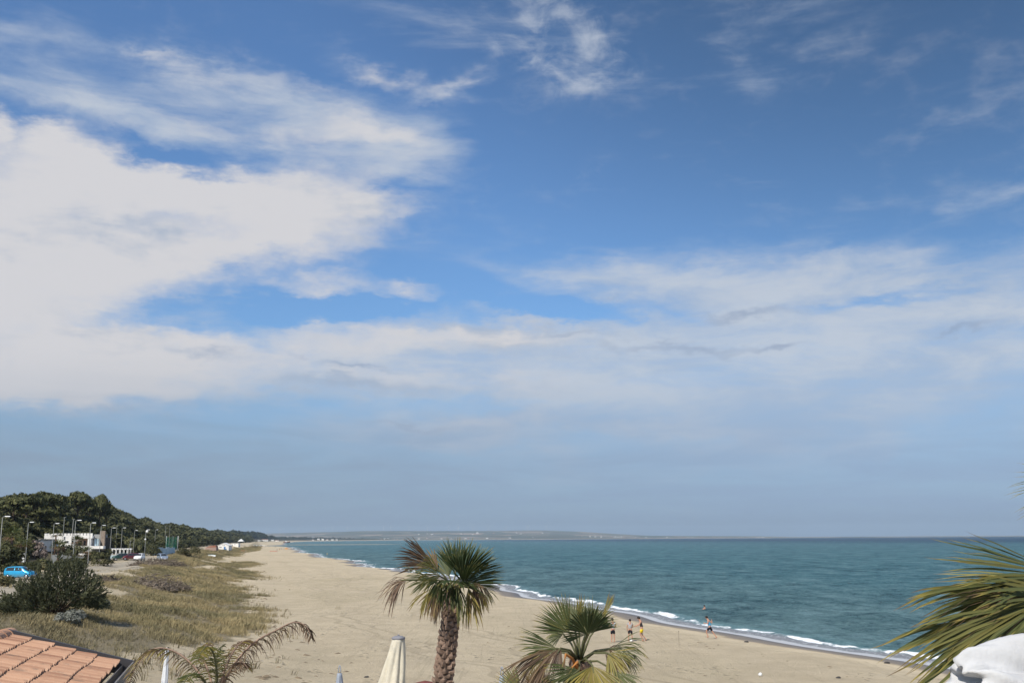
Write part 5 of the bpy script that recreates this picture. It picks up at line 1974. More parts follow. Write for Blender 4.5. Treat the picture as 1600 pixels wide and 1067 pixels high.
    if shirt:
        up = lambda a, b, t: tuple(Vector(a).lerp(Vector(b), t))
        j2 = [((0, -.0, .93), (.158, .125)), ((0, fw(1.13), 1.13), (.15, .118)), (che, (.172, .128)), ((0, fw(1.45), 1.455), (.085, .07))]
        e2 = [(0, 1), (1, 2), (2, 3)]
        if not tank:
            j2 += [((-.172, fw(1.42), 1.42), .08), (up(shL, J['elL'], sleeve), .073), ((.172, fw(1.42), 1.42), .08), (up(shR, J['elR'], sleeve), .073)]
            e2 += [(2, 4), (4, 5), (2, 6), (6, 7)]
        else:
            j2 += [((-.115, fw(1.42), 1.43), .055), ((.115, fw(1.42), 1.43), .055)]
            e2 += [(2, 4), (2, 5)]
        link('shirt', skin_mesh('shirt', j2, e2, 1), shirt, root)
    up = lambda a, b, t: tuple(Vector(a).lerp(Vector(b), t))
    j3 = [((0, 0, 1.0), (.15, .12)), ((0, 0, .9), (.16, .13)), ((-.088, 0, .86), .112), (up((-.085, 0, .9), J['knL'], .78), .098), ((.088, 0, .86), .112), (up((.085, 0, .9), J['knR'], .78), .098)]
    link('shorts', skin_mesh('shorts', j3, [(0, 1), (1, 2), (2, 3), (1, 4), (4, 5)], 1), shorts, root)
    if sink: root.location.z -= sink
    return root


def mat_stripes():
    m, g = material('striped_jersey')
    z = g.sep(g.n('ShaderNodeTexCoord').outputs['Object'])[2]
    s = g.math('SINE', g.math('MULTIPLY', z, 62.0))
    band = g.math('MULTIPLY', g.ramp(s, -.05, .15), g.ramp(z, 1.12, 1.16))
    c = g.mix(band, (0.66, 0.68, 0.74), (0.06, 0.07, 0.11))
    g.out(g.bsdf(c, .85, .2))
    return m


def build_people():
    ground = lambda px, py: hit(px, py)
    cl = lambda n, c: simple(n, c, .85, .2, .12, 7)
    aw = 0.0                                                       # heading 0 faces +y, away from the camera
    person(ground(958, 1003), 1.74, R(10), dict(elL=(-.24, .02, 1.17), haL=(-.06, .2, 1.13), elR=(.24, .02, 1.17), haR=(.06, .22, 1.10), nod=.03),
           mat_stripes(), M_NAVY, 'person in a white and navy striped top standing beside the palm fan')
    person(ground(985, 1001.5), 1.62, R(-14), dict(elL=(-.24, -.03, 1.15), haL=(-.25, .05, .9), elR=(.22, .1, 1.17), haR=(.13, .33, 1.08), knL=(-.12, .02, .5), anL=(-.15, -.03, .08), knR=(.13, .05, .5), anR=(.17, 0, .08), nod=.05),
           cl('grey_tee', (0.36, 0.35, 0.35)), M_NAVY, 'person in a grey t-shirt and black shorts bending over a white ball')
    person(ground(1003.5, 1001), 1.78, R(80), dict(elL=(-.23, .16, 1.2), haL=(-.16, .45, 1.07), elR=(.22, .2, 1.22), haR=(.15, .48, 1.08), knL=(-.1, .14, .52), anL=(-.11, -.08, .09), knR=(.1, .02, .5), anR=(.11, -.28, .12), lean=.18, nod=.05),
           cl('black_vest', (0.035, 0.035, 0.042)), cl('yellow_shorts', (0.75, 0.56, 0.02)), 'person in a black vest and yellow shorts reaching an arm forward', tank=True)
    person(ground(1110, 997.5), 1.72, R(72), dict(elL=(-.25, .12, 1.18), haL=(-.2, .36, 1.22), elR=(.27, -.16, 1.2), haR=(.3, -.12, 1.42), knL=(-.1, .30, .60), anL=(-.1, .17, .17), knR=(.1, -.2, .5), anR=(.1, -.48, .14), lean=.2, nod=.05),
           cl('blue_vest', (0.06, 0.33, 0.58)), M_NAVY, 'person in a bright blue vest running along the wet sand', tank=True)
    p = at_z(1101.5, 953, 0.0)
    person((p.x, p.y, 0), 1.7, R(95), dict(elL=(-.2, .3, 1.25), haL=(-.1, .5, 1.15), elR=(.2, .3, 1.25), haR=(.1, .5, 1.15)), None, M_NAVY, 'person standing shoulder deep in the sea behind the runner', sink=1.13)
    # far along the beach
    p = hit(511, 868)
    person(p, 1.55, R(150), dict(elL=(-.3, .05, 1.3), haL=(-.4, .2, 1.45)), cl('yellow_top', (0.62, 0.5, 0.1)), M_NAVY, 'distant person in yellow at the water edge by a breaking wave')
    for (px, py, hd, c, lab, ps) in ((436.5, 859.5, 30, (0.25, 0.05, 0.04), 'distant person in dark red standing near the orange parasol', {}),
                                     (439.5, 859.2, 200, (0.05, 0.05, 0.06), 'distant person in black beside the orange parasol', {}),
                                     (442.5, 858.8, 90, (0.42, 0.19, 0.1), 'distant sunburnt person left of the orange parasol', dict(elR=(.3, .1, 1.3), haR=(.4, .2, 1.5))),
                                     (433, 860, 60, (0.7, 0.7, 0.7), 'distant person in white by the red mat', {}),
                                     (467, 859.5, 10, (0.05, 0.08, 0.14), 'distant person in dark blue at the water line', {}),
                                     (430, 855.5, 10, (0.06, 0.06, 0.07), 'lone distant person walking up the beach', {}),
                                     (476.5, 856, 10, (0.1, 0.1, 0.12), 'distant bather wading off the sandbar', {})):
        q = hit(px, py)
        q.z = max(q.z, -.4)
        person(q, 1.7, R(hd), ps, cl('shirt_cloth', c), M_NAVY, lab)


def build_balls():
    m, g = material('football_skin')
    v = g.n('ShaderNodeTexVoronoi', feature='F1')
    g.put(v.inputs['Vector'], g.n('ShaderNodeTexCoord').outputs['Object'])
    v.inputs['Scale'].default_value = 9
    c = g.mix(g.ramp(v.outputs['Distance'], .28, .31), (0.10, 0.10, 0.11), (0.78, 0.78, 0.76))
    g.out(g.bsdf(c, .5, .35))
    for px, py, lab in ((1188, 1056, 'white football lying alone on the open sand'), (986.3, 1002.2, 'white football at the feet of the person in grey'), (1008, 1000.3, 'white football behind the yellow shorts')):
        p = hit(px, py)
        bm = bmesh.new()
        bmesh.ops.create_icosphere(bm, subdivisions=3, radius=.11)
        me = bpy.data.meshes.new('football')
        bm.to_mesh(me); bm.free()
        me.polygons.foreach_set('use_smooth', [True] * len(me.polygons))
        o = link('football', me, m, None, (p.x, p.y, p.z + .10))
        o.rotation_euler = (px, .4, 1.1)
        tag(o, lab, 'ball')


# ---------------------------------------------------------------- street lamps and poles
def build_lamps():
    h = 8.0
    pole = MB().tube([(0, 0, -.3), (0, 0, .9), (0, 0, h - .1)], [.09, .075, .045], 10).mesh('pole')
    arm = MB().tube([(0, 0, h - .12), (.12, 0, h), (.55, 0, h + .05)], [.05, .045, .04], 8).mesh('arm')
    head = MB().prism([(-.15, -.04), (-.09, .05), (.09, .05), (.15, -.04)], .35, 1.02, 'x').mesh('lamp_head')
    door = MB().box((0, -.085, .8), (.1, .04, .35)).mesh('service_door')
    for me_, mt in ((pole, M_POLE), (arm, M_POLE), (head, M_LAMPHEAD), (door, M_GREYWALL)):
        me_.materials.append(mt)

    def lamp(foot, scale, lab, rz=0.0, two=False):
        r = empty('street_lamp', foot, rz)
        r.scale = (scale, scale, scale)
        tag(r, lab, 'street lamp', 'street lamps along the coast road')
        for nm, me_ in (('pole', pole), ('arm', arm), ('lamp_head', head), ('service_door', door)):
            o = bpy.data.objects.new(nm, me_)
            COL.objects.link(o); o.parent = r
            if nm == 'lamp_head': o.location.z = h + .04
        if two:
            MB().ball((.3, 0, h - .45), .38, 1, .8, 1).build('dish', M_LAMPHEAD, r)
            MB().ball((0, -.12, h - 2.6), .26, 1, .8, 1).build('junction_box', M_LAMPHEAD, r)
    L = [(38.5, 889, 815, 'street lamp standing behind the blue car'),
         (79.5, 883, 817, 'street lamp in front of the left part of the white building'),
         (113, 886, 812, 'street lamp with the brightest head, in front of the battlements right half'),
         (137, 886, 816, 'street lamp at the bend of the verge where the dark bushes end'),
         (154.5, 876, 820, 'street lamp beside the brown end wall of the white building'),
         (171, 874, 824, 'street lamp at the left corner of the white pergola'),
         (188, 872, 824, 'street lamp rising through the middle of the white pergola'),
         (208, 867, 828, 'street lamp between the dark red car and the white car'),
         (225.5, 873, 827, 'street lamp carrying a white round dish, beside the white car'),
         (241, 862, 827, 'street lamp at the left end of the pale blue wall')]
    for i, (px, yb, yt, lab) in enumerate(L):
        p = hit(px, yb)
        t = at_depth(px, yt, p.y)
        lamp(p, (t.z - p.z) / (h + .1), lab, R(-4 + 3 * (i % 3)), i == 8)
    p = at_depth(-4, 900, 139)
    lamp((p.x, p.y, gz(p.x, p.y)), 1.02, 'street lamp at the left picture edge with only its head showing')
    # plain poles
    for (px, yb, yt, r, lab) in ((96.5, 862, 808, .07, 'thin bare pole rising behind the white building'), (110.5, 866, 811, .09, 'dark bare pole close to the brightest street lamp'), (180, 862, 821, .07, 'thin pole in front of the wood above the pergola'),
                                 (202, 868, 845, .09, 'short pole between the pergola and the white car'), (257, 858, 821, .08, 'tall floodlight pole at the green net, left one'), (263.5, 858, 822, .08, 'tall floodlight pole at the green net, right one')):
        p = hit(px, yb + 2)
        t = at_depth(px, yt, p.y)
        H = t.z - p.z
        r_ = empty('utility_pole', p)
        tag(r_, lab, 'pole', 'bare poles behind the coast road')
        MB().tube([(0, 0, -.3), (0, 0, H)], [r, r * .6], 8).build('pole', M_POLE, r_)
        MB().box((.1, 0, H), (.5, .12, .1)).build('top_bracket', M_POLE, r_)
    # near wooden post, dark above and pale below
    p = hit(133.5, 922)
    t = at_depth(133.5, 889, p.y)
    H = t.z - p.z
    r_ = empty('road_post', p)
    tag(r_, 'dark square post with a pale foot standing beside the tamarisk on the road edge', 'post')
    MB().tube([(0, 0, -.3), (0, 0, H * .2)], .075, 10).build('foot', M_WHITEPAINT, r_)
    MB().box((0, 0, H * .6), (.24, .2, H * .8)).build('upper_post', M_DARKWOOD, r_)
    p = hit(1061, 1008)
    t = at_depth(1061, 985, p.y)
    r_ = empty('sand_stick', p)
    tag(r_, 'thin stick planted upright in the sand near the runner', 'stick')
    MB().tube([(0, 0, -.2), (.01, 0, t.z - p.z)], .014, 6).build('shaft', M_TWIG, r_)
    MB().tube([(.01, 0, t.z - p.z), (.008, 0, t.z - p.z - .06)], .02, 6).build('grip', M_DARKWOOD, r_)


# ---------------------------------------------------------------- cars
def car_meshes():
    # x forward; stations: x, half width, sill z, belt z, roof half width, roof z
    ST = [(-1.78, .66, .34, .70, .60, .74), (-1.74, .72, .26, .90, .66, .95), (-1.64, .76, .24, .98, .62, 1.33), (-1.4, .80, .22, .98, .60, 1.46), (-.8, .82, .21, .97, .60, 1.51), (-.1, .82, .21, .96, .60, 1.52), (.4, .82, .21, .95, .58, 1.45), (.8, .82, .22, .96, .61, 1.2), (1.08, .81, .23, .97, .70, 1.0), (1.45, .79, .25, .86, .68, .90), (1.68, .74, .27, .72, .62, .76), (1.78, .64, .33, .56, .56, .60)]
    vs, fs = [], []
    for x, w, zs, zb, wr, zr in ST:
        half = [(w * .93, zs), (w, zs + .12), (w, (zs + zb) / 2 + .05), (w * .965, zb), (wr + .03, zr - .045), (wr * .82, zr), (wr * .4, zr + .018)]
        ring = [(y, z) for y, z in half] + [(-y, z) for y, z in reversed(half)]
        vs += [(x, y, z) for y, z in ring]
    n = 14
    for i in range(len(ST) - 1):
        for q in range(n):
            fs.append((i * n + q, i * n + (q + 1) % n, (i + 1) * n + (q + 1) % n, (i + 1) * n + q))
    fs += [tuple(range(n)), tuple(reversed(range((len(ST) - 1) * n, len(ST) * n)))]
    body = MB().add(vs, fs, True).mesh('body')
    def side(x, t, s, out=.008):
        for a, b in zip(ST[:-1], ST[1:]):
            if a[0] <= x <= b[0]:
                u = (x - a[0]) / (b[0] - a[0])
                f = lambda i: a[i] * (1 - u) + b[i] * u
                y0, z0, y1, z1 = f(1) * .965, f(3), f(4) + .03, f(5) - .045
                return (x, s * (y0 + (y1 - y0) * t + out), z0 + (z1 - z0) * t)
    def pane(x0, x1, x2, x3, s):                                  # lower front/back, upper back/front
        mb = MB()
        cols = 6
        v = []
        for j in range(cols + 1):
            q = j / cols
            v += [side(x0 + (x1 - x0) * q, .08, s), side(x3 + (x2 - x3) * q, .9, s)]
        mb.add(v, [(2 * j, 2 * j + 2, 2 * j + 3, 2 * j + 1) for j in range(cols)], True)
        return mb
    win = []
    for s in (-1, 1):
        win.append(pane(-1.52, -.42, -.42, -1.40, s).mesh('side_window'))
        win.append(pane(-.34, .86, .52, -.34, s).mesh('side_window'))
    def across(xa, xb, ta, tb, name, dx, dz):
        mb = MB()
        def row(x):
            for a, b in zip(ST[:-1], ST[1:]):
                if a[0] <= x <= b[0]:
                    u = (x - a[0]) / (b[0] - a[0])
                    return (a[4] * (1 - u) + b[4] * u), (a[5] * (1 - u) + b[5] * u)
        v = []
        for j in range(4):
            x = xa + (xb - xa) * j / 3
            w, z = row(x)
            w *= .88
            v += [(x + dx, -w, z + dz - .02), (x + dx, -w * .45, z + dz + .015), (x + dx, w * .45, z + dz + .015), (x + dx, w, z + dz - .02)]
        mb.add(v, [(j * 4 + i, j * 4 + i + 1, j * 4 + 4 + i + 1, j * 4 + 4 + i) for j in range(3) for i in range(3)], True)
        return mb.mesh(name)
    win.append(across(.46, 1.02, 0, 0, 'windscreen', .008, .018))
    win.append(across(-1.735, -1.52, 0, 0, 'rear_window', -.012, .012))
    tyre = MB().lathe([(.21, -.09), (.28, -.1), (.3, -.05), (.3, .05), (.28, .1), (.21, .09)], n=20)
    tyre.v = [(x, z, y) for x, y, z in tyre.v]
    rim = MB().lathe([(.04, -.1), (.06, -.108), (.2, -.085), (.215, -.06)], n=20)
    rim.v = [(x, z, y) for x, y, z in rim.v]
    hl = MB().ball((0, 0, 0), .13, .7, 1.0, .6, 8, 6).mesh('headlight')
    bump_f = MB().box((1.77, 0, .42), (.08, 1.3, .2)).mesh('bumper')
    bump_r = MB().box((-1.78, 0, .45), (.08, 1.35, .22)).mesh('bumper')
    plate = MB().box((1.815, 0, .45), (.015, .5, .11)).mesh('number_plate')
    mir = MB().ball((.72, .93, 1.02), .1, .7, 1, .7, 8, 6).mesh('mirror')
    return body, win, tyre.mesh('tyre'), rim.mesh('rim'), hl, bump_f, bump_r, plate, mir


def build_cars():
    body, win, tyre, rim, hl, bf, br, plate, mir = car_meshes()
    tyre.materials.append(M_RUBBER); rim.materials.append(M_CHROME); hl.materials.append(M_LIGHTLENS)
    for w in win: w.materials.append(M_DARKGLASS)
    for b in (bf, br): b.materials.append(M_SIGNGREY)
    plate.materials.append(M_WHITEPAINT)
    def car(px, py, heading, col, lab, k=1.0, metallic=.3):
        p = hit(px, py)
        p.z = gz(p.x, p.y) + .04
        r = empty('parked_car', p, heading)
        r.scale = (k, k, k)
        tag(r, lab, 'car', 'cars parked along the sandy road')
        paint = mat_paint('car_paint', col, metallic)
        bme = body.copy(); bme.materials.append(paint)
        def add(nm, me_, par, loc=(0, 0, 0), rz=0.0):
            o = bpy.data.objects.new(nm, me_); COL.objects.link(o); o.parent = par
            o.location = loc; o.rotation_euler = (0, 0, rz)
            return o
        b = add('body', bme, r)
        for w in win: add(w.name.split('.')[0], w, r)
        for x in (-1.18, 1.2):
            for s in (-1, 1):
                wh = empty('wheel', (x, s * .74, .3), 0 if s < 0 else math.pi)
                wh.parent = r
                add('tyre', tyre, wh); add('rim', rim, wh)
        for s in (-1, 1): add('headlight', hl, r, (1.62, s * .56, .66))
        add('bumper', bf, r); add('bumper', br, r); add('number_plate', plate, r)
        mm = mir.copy(); mm.materials.append(paint)
        add('mirror', mm, r)
        m2 = add('mirror', mm, r); m2.scale = (1, -1, 1)
    sh = lambda y: math.atan2(along_shore(y).y, along_shore(y).x)
    car(31, 904.5, R(-4), (0.03, 0.36, 0.62), 'bright blue hatchback parked side-on beside the tamarisk bush', 1.0, .35)
    car(217.5, 876, sh(240) + math.pi - R(8), (0.72, 0.72, 0.71), 'white car facing this way at the foot of the lamp with the dish', 1.15, .0)
    car(253.5, 876, sh(240) + math.pi + R(22), (0.42, 0.48, 0.55), 'silver blue car standing alone in the middle of the road', 1.1, .6)
    car(188.5, 875.5, sh(240) + math.pi - R(70), (0.015, 0.055, 0.045), 'dark green car parked in front of the white pergola', 1.12, .3)
    car(204, 875, sh(240) + math.pi - R(78), (0.10, 0.014, 0.022), 'dark red car parked between the green car and the white car', 1.1, .3)


# ---------------------------------------------------------------- buildings on the left
def frame_at(px, py, yaw_px=None, lift=0.0):
    p = hit(px, py)
    return p


def box_house(name, px, py, w, d, h, roof, wallm, roofm, label, cat, doors=(), windows=(), yaw=0.0, group=None, roof_h=1.2, eave=.25, sink=.6):
    """a small building; front on local -y, x across, origin at the middle of the front"""
    p = hit(px, py)
    r = empty(name, p, yaw)
    tag(r, label, cat, group)
    if roof == 'gable':
        mb = MB().prism([(-w / 2, -sink), (w / 2, -sink), (w / 2, h), (0, h + roof_h), (-w / 2, h)], 0, d, 'y')
        mb.build('wall', wallm, r)
        th = .14
        mb = MB()
        for s in (-1, 1):
            n = Vector((s * roof_h, 0, w / 2)).normalized()
            a, b = Vector((s * (w / 2 + eave), 0, h - eave * roof_h / (w / 2))), Vector((0, 0, h + roof_h))
            q = [a + n * .02, b + n * .02, b + Vector((0, 0, th)), a + n * th]
            mb.add([(v.x, -eave, v.z) for v in q] + [(v.x, d + eave, v.z) for v in q], [(0, 1, 2, 3), (7, 6, 5, 4), (0, 4, 5, 1), (1, 5, 6, 2), (2, 6, 7, 3), (3, 7, 4, 0)])
        mb.build('roof', roofm, r)
    else:
        MB().box((0, d / 2, (h - sink) / 2), (w, d, h + sink)).build('wall', wallm, r)
        MB().box((0, d / 2, h + .1), (w + 2 * eave, d + 2 * eave, .2)).build('roof', roofm, r)
    for (x, z, ww, hh, mt) in doors:
        dd = MB().box((x, -.02, z + hh / 2), (ww, .08, hh)).build('door', mt, r)
        MB().box((x + ww * .35, -.08, z + hh * .5), (.12, .06, .06)).build('handle', M_CHROME, dd)
    for (x, z, ww, hh, mt) in windows:
        f = MB()
        for q, sz in (((x, -.03, z + hh / 2 + .04), (ww + .16, .1, .08)), ((x, -.03, z - hh / 2 - .04), (ww + .16, .14, .08)), ((x - ww / 2 - .04, -.03, z), (.08, .1, hh)), ((x + ww / 2 + .04, -.03, z), (.08, .1, hh))):
            f.box(q, sz)
        wn = f.build('window', M_WHITEPAINT, r)
        MB().box((x, -.012, z), (ww, .05, hh)).build('pane', mt, wn)
    return r


def build_club():
    """the white flat-roofed building with battlements behind the lamps"""
    D = 250.0
    p = at_depth(67, 866, D)
    g0 = min(gz(p.x, p.y), gz(p.x + 13, p.y)) - .2
    k = D / FPX
    r = empty('white_beach_club', (p.x, p.y, g0), R(4))
    tag(r, 'white flat roofed building with battlements along its top and a brown end wall', 'building')
    X = lambda px: (px - 67) * k
    Zp = lambda py: at_depth(67, py, D).z - g0
    top, base = Zp(836.5), -1.0
    bx = lambda x0, x1, y0, y1, z0, z1: MB().box(((x0 + x1) / 2, (y0 + y1) / 2, (z0 + z1) / 2), (x1 - x0, y1 - y0, z1 - z0))
    w = bx(0, X(113), 0, 8, base, top)
    w.box(((X(113) + X(139)) / 2, 5, (base + top) / 2), (X(139) - X(113), 6, top - base))
    w.box(((X(113) + X(139)) / 2, 1, top - .35), (X(139) - X(113), 2, .7))
    w.box(((X(113) + X(139)) / 2, 1, (base + Zp(853)) / 2), (X(139) - X(113), 2, Zp(853) - base))
    w.box((X(134.5), 1, (Zp(853) + top - .7) / 2), (.7, 1.9, top - .7 - Zp(853)))
    w.build('wall', M_WHITEWALL, r)
    n = 15
    for i in range(n):
        x = X(67) + (X(139) - X(67) - .55) * i / (n - 1) + .28
        bx(x - .27, x + .27, .0, .35, top + .002, top + .5).build('merlon', M_WHITEWALL, r)
    for i in range(7):
        y = .8 + i * 1.05
        bx(0, .35, y - .27, y + .27, top + .002, top + .5).build('merlon', M_WHITEWALL, r)
    for (px, py, ww, hh, mt) in ((85.5, 846, .4, 1.0, M_REDWALL), (101, 846.5, .9, .45, M_DARKGLASS), (98, 855, .45, .55, M_DARKGLASS), (104, 855, .45, .55, M_DARKGLASS), (97.5, 841, .25, .8, M_DARKGLASS), (110, 847, .5, .8, M_DARKGLASS)):
        f = MB().box((X(px), -.03, Zp(py)), (ww + .2, .1, hh + .2)).build('window', M_WHITEPAINT, r)
        MB().box((X(px), -.06, Zp(py)), (ww, .08, hh)).build('pane', mt, f)
    bx(X(114), X(133), 1.95, 1.99, Zp(852.8), top - .75).build('recess_panel', M_PINKWALL, r)
    for px in (118, 124, 129):
        f = MB().box((X(px), 1.9, Zp(848.5)), (.5, .06, 1.0)).build('recess_door', M_DARKGLASS, r)
    g = bx(X(139.2), X(148), 1.2, 7, base, top + .25)
    g.build('end_block', M_GREYWALL, r)  # recess at the building's end, its shade put into the grey
    bx(X(140.5), X(143.5), 1.1, 1.19, Zp(853), Zp(842)).build('blue_door', M_PALEBLUE, r)
    bx(X(144.2), X(146.8), 1.1, 1.19, Zp(853), Zp(842)).build('blue_door', M_PALEBLUE, r)
    MB().prism([(X(148.2), Zp(829.5)), (X(156), Zp(829.5)), (X(156), Zp(853)), (X(154), Zp(853)), (X(148.2), Zp(840))], .9, 1.6, 'y').build('slanted_wall', M_BROWNWALL, r)
    bx(X(148.2), X(155.5), 1.7, 6.5, base, Zp(840)).build('back_wall', M_DARKWOOD, r)
    bx(X(139.2), X(158), -.8, .85, Zp(857.5), Zp(853.2)).build('balcony', M_WHITEWALL, r)
    bx(X(66), X(112), -1.6, -.12, Zp(863), Zp(861.3)).build('canopy', M_WHITEPAINT, r)
    bx(X(60), X(99), -1.2, -.15, base, Zp(863.2)).build('red_base', M_REDWALL, r)
    for px in (66, 73.5, 76.5):
        bx(X(px), X(px) + .5, -1.26, -1.2, Zp(871), Zp(866.5)).build('notice', M_WHITEPAINT, r)
    # the low wing on the left
    q = at_depth(38, 875, 225)
    a = empty('low_annex', (q.x, q.y, gz(q.x, q.y) - .1), R(-12))
    tag(a, 'low grey shed roof building left of the white building', 'building')
    MB().prism([(0, -.5), (3.6, -.5), (3.6, 1.9), (0, 1.45)], 0, 5, 'y').build('wall', M_WHITEWALL, a)
    MB().prism([(-.3, 1.46), (3.9, 1.99), (3.9, 2.13), (-.3, 1.6)], -.5, 5.4, 'y').build('roof', M_GREYWALL, a)
    for x in (1.0, 2.4):
        f = MB().box((x, -.03, .9), (.8, .08, .8)).build('window', M_WHITEPAINT, a)
        MB().box((x, -.06, .9), (.62, .06, .62)).build('pane', M_DARKGLASS, f)
    s = hit(35, 887)
    t = empty('notice_board', s)
    tag(t, 'tall white notice board with two panels beside the first lamp', 'sign')
    hgt = at_depth(35, 863, s.y).z - s.z
    MB().box((0, 0, hgt / 2), (.12, .1, hgt)).build('post', M_POLE, t)
    MB().box((0, -.07, hgt - .35), (.5, .05, .5)).build('panel', M_WHITEPAINT, t)
    MB().box((.02, -.07, hgt - 1.25), (.45, .05, .7)).build('panel', M_WHITEPAINT, t)
    # dark clipped hedge block by the blue car
    s = hit(47, 897)
    rng = np.random.default_rng(5)
    t = empty('clipped_hedge', s)
    tag(t, 'dark square clipped hedge behind the front of the blue car', 'hedge')
    cl = [(x, y, z, .55, .55, .55) for x in np.arange(-.9, 1.0, .45) for y in (-.3, .3) for z in (.5, 1.0, 1.4)]
    link('foliage', cloud_mesh('foliage', rng, cl, 1800, .18), M_MACCHIA, t)
    MB().box((0, 0, .7), (2.0, .8, 1.3)).build('core', simple('hedge_inner_shade', (0.03, 0.03, 0.02), .9, .1), t)  # dark block: shade between the hedge leaves as a colour
    # grey panel fence
    a0, a1 = hit(80, 881), hit(131, 884)
    f = empty('panel_fence', a0)
    tag(f, 'grey panel fence running below the white building behind the road', 'fence')
    d = a1 - a0
    n = 9
    for i in range(n):
        q0, q1 = d * (i / n), d * ((i + .94) / n)
        c = (q0 + q1) / 2
        z = gz(a0.x + c.x, a0.y + c.y) - a0.z
        Mx = Matrix.Rotation(math.atan2(d.y, d.x), 4, 'Z')
        MB().box((c.x, c.y, z + .75), ((q1 - q0).length, .08, 1.9), Mx).build('panel', simple('grey_panel', (0.24, 0.25, 0.25), .8, .2, .15, 2, island=.2) if i == 0 else bpy.data.materials['grey_panel'], f)
        MB().box((q0.x - .05 * d.normalized().x, q0.y, z + .85), (.1, .1, 2.1), Mx).build('post', M_POLE, f)
    # white pergola
    p = hit(184, 873)
    r = empty('white_pergola', p, R(4))
    tag(r, 'white flat topped pergola on thin columns behind the parked cars', 'pergola')
    k = p.y / FPX
    w, hgt = 30 * k, at_depth(184, 857.5, p.y).z - p.z
    for i in range(6):
        x = -w / 2 + .1 + (w - .2) * i / 5
        for y in (.1, 2.6):
            MB().box((x, y, hgt / 2 - .2), (.13, .13, hgt + .1)).build('column', M_WHITEPAINT, r)
    for y in (.1, 2.6): MB().box((0, y, hgt - .02), (w + .5, .16, .24)).build('beam', M_WHITEPAINT, r)
    for i in range(9):
        MB().box((-w / 2 + w * i / 8, 1.35, hgt + .161), (.09, 3.2, .12)).build('rafter', M_WHITEPAINT, r)
    MB().box((-w * .28, -.5, .35), (w * .5, .07, 1.3)).build('side_screen', M_PALEBLUE, r)
    MB().box((w * .02, -.1, hgt * .35), (.5, .07, 1.0)).build('chair_stack', M_WHITEPAINT, r)
    # pale blue hoarding and the green ball net
    a0, a1 = hit(238, 868), hit(273, 865)
    f = empty('blue_hoarding', a0)
    tag(f, 'pale blue panelled hoarding at the road side past the lamps', 'wall')
    d = a1 - a0
    n = 7
    for i in range(n):
        c = d * ((i + .5) / n)
        Mx = Matrix.Rotation(math.atan2(d.y, d.x), 4, 'Z')
        hh = (at_depth(250, 855.5, a0.y).z - a0.z) * (1 + .03 * ((i * 37) % 5 - 2))
        MB().box((c.x, c.y, gz(a0.x + c.x, a0.y + c.y) - a0.z + hh / 2 - .1), (d.length / n - .06, .1, hh), Mx).build('panel', M_PALEBLUE, f)
        MB().box((d.x * i / n, d.y * i / n + .1, hh / 2), (.12, .12, hh), Mx).build('post', M_POLE, f)
    net = hit(250, 866)
    k = net.y / FPX
    f = empty('ball_net', net)
    tag(f, 'green ball stop net strung between tall posts behind the blue hoarding', 'net')
    H = at_depth(250, 837, net.y).z - net.z
    for px in (249.5, 256, 259, 262, 267.5):
        MB().tube([((px - 250) * k, 5 + (px % 2), -.3), ((px - 250) * k, 5 + (px % 2), H)], .07 if px in (249.5, 267.5) else .04, 8).build('post', M_LAMPHEAD if px in (249.5, 267.5) else M_POLE, f)
    m, g = material('green_mesh')
    tc = g.n('ShaderNodeTexCoord').outputs['Object']
    df = g.n('ShaderNodeBsdfDiffuse'); df.inputs[0].default_value = (0.012, 0.10, 0.075, 1)
    tr = g.n('ShaderNodeBsdfTransparent')
    mx = g.n('ShaderNodeMixShader')
    g.put(mx.inputs[0], g.ramp(g.noise(tc, 1.2, 3, .6), .3, .7, .3, .6))
    g.t.links.new(tr.outputs[0], mx.inputs[1]); g.t.links.new(df.outputs[0], mx.inputs[2])
    g.out(mx.outputs[0])
    nv, nf = [], []
    for j in range(7):
        for i in range(25):
            nv.append((-.3 * k + 17.8 * k * i / 24, 5.4 + .12 * math.sin(i * .9) * math.sin(j), .6 + (H - .9) * j / 6 - .12 * math.sin(math.pi * (i % 8) / 8) * (j == 6)))
    nf = [(j * 25 + i, j * 25 + i + 1, (j + 1) * 25 + i + 1, (j + 1) * 25 + i) for j in range(6) for i in range(24)]
    link('netting', pymesh('netting', nv, nf), m, f)


def small_palm_tree(px, py_base, py_top, label, seed, n=16, mat_h=.85):
    rng = np.random.default_rng(seed)
    p = hit(px, py_base)
    H = at_depth(px, py_top, p.y).z - p.z
    L = min(1.7, H * .4)
    r = empty('small_palm', p)
    tag(r, label, 'palm tree', 'small palms round the white building')
    MB().tube([(0, 0, -.3), (.08, 0, (H - L) * .5), (0, 0, H - L * .75)], [.22, .17, .15], 8).build('trunk', M_PALMBARK, r)
    for i in range(n):
        a = 6.283 * i / n + rng.uniform(-.2, .2)
        el = rng.uniform(-.5, 1.2)
        d = Vector((math.cos(a) * math.cos(el), math.sin(a) * math.cos(el), math.sin(el)))
        me = fan_leaf(rng, tuple(Vector((0, 0, H - L * .75)) + d * L * .25), d, (0, 0, 1) if el < .8 else (0, -1, 0), L * .8, R(50), 12, .8, mat_h if el > -.1 else .2, .1, .5, 1.4)
        link('frond', me, M_FROND, r)


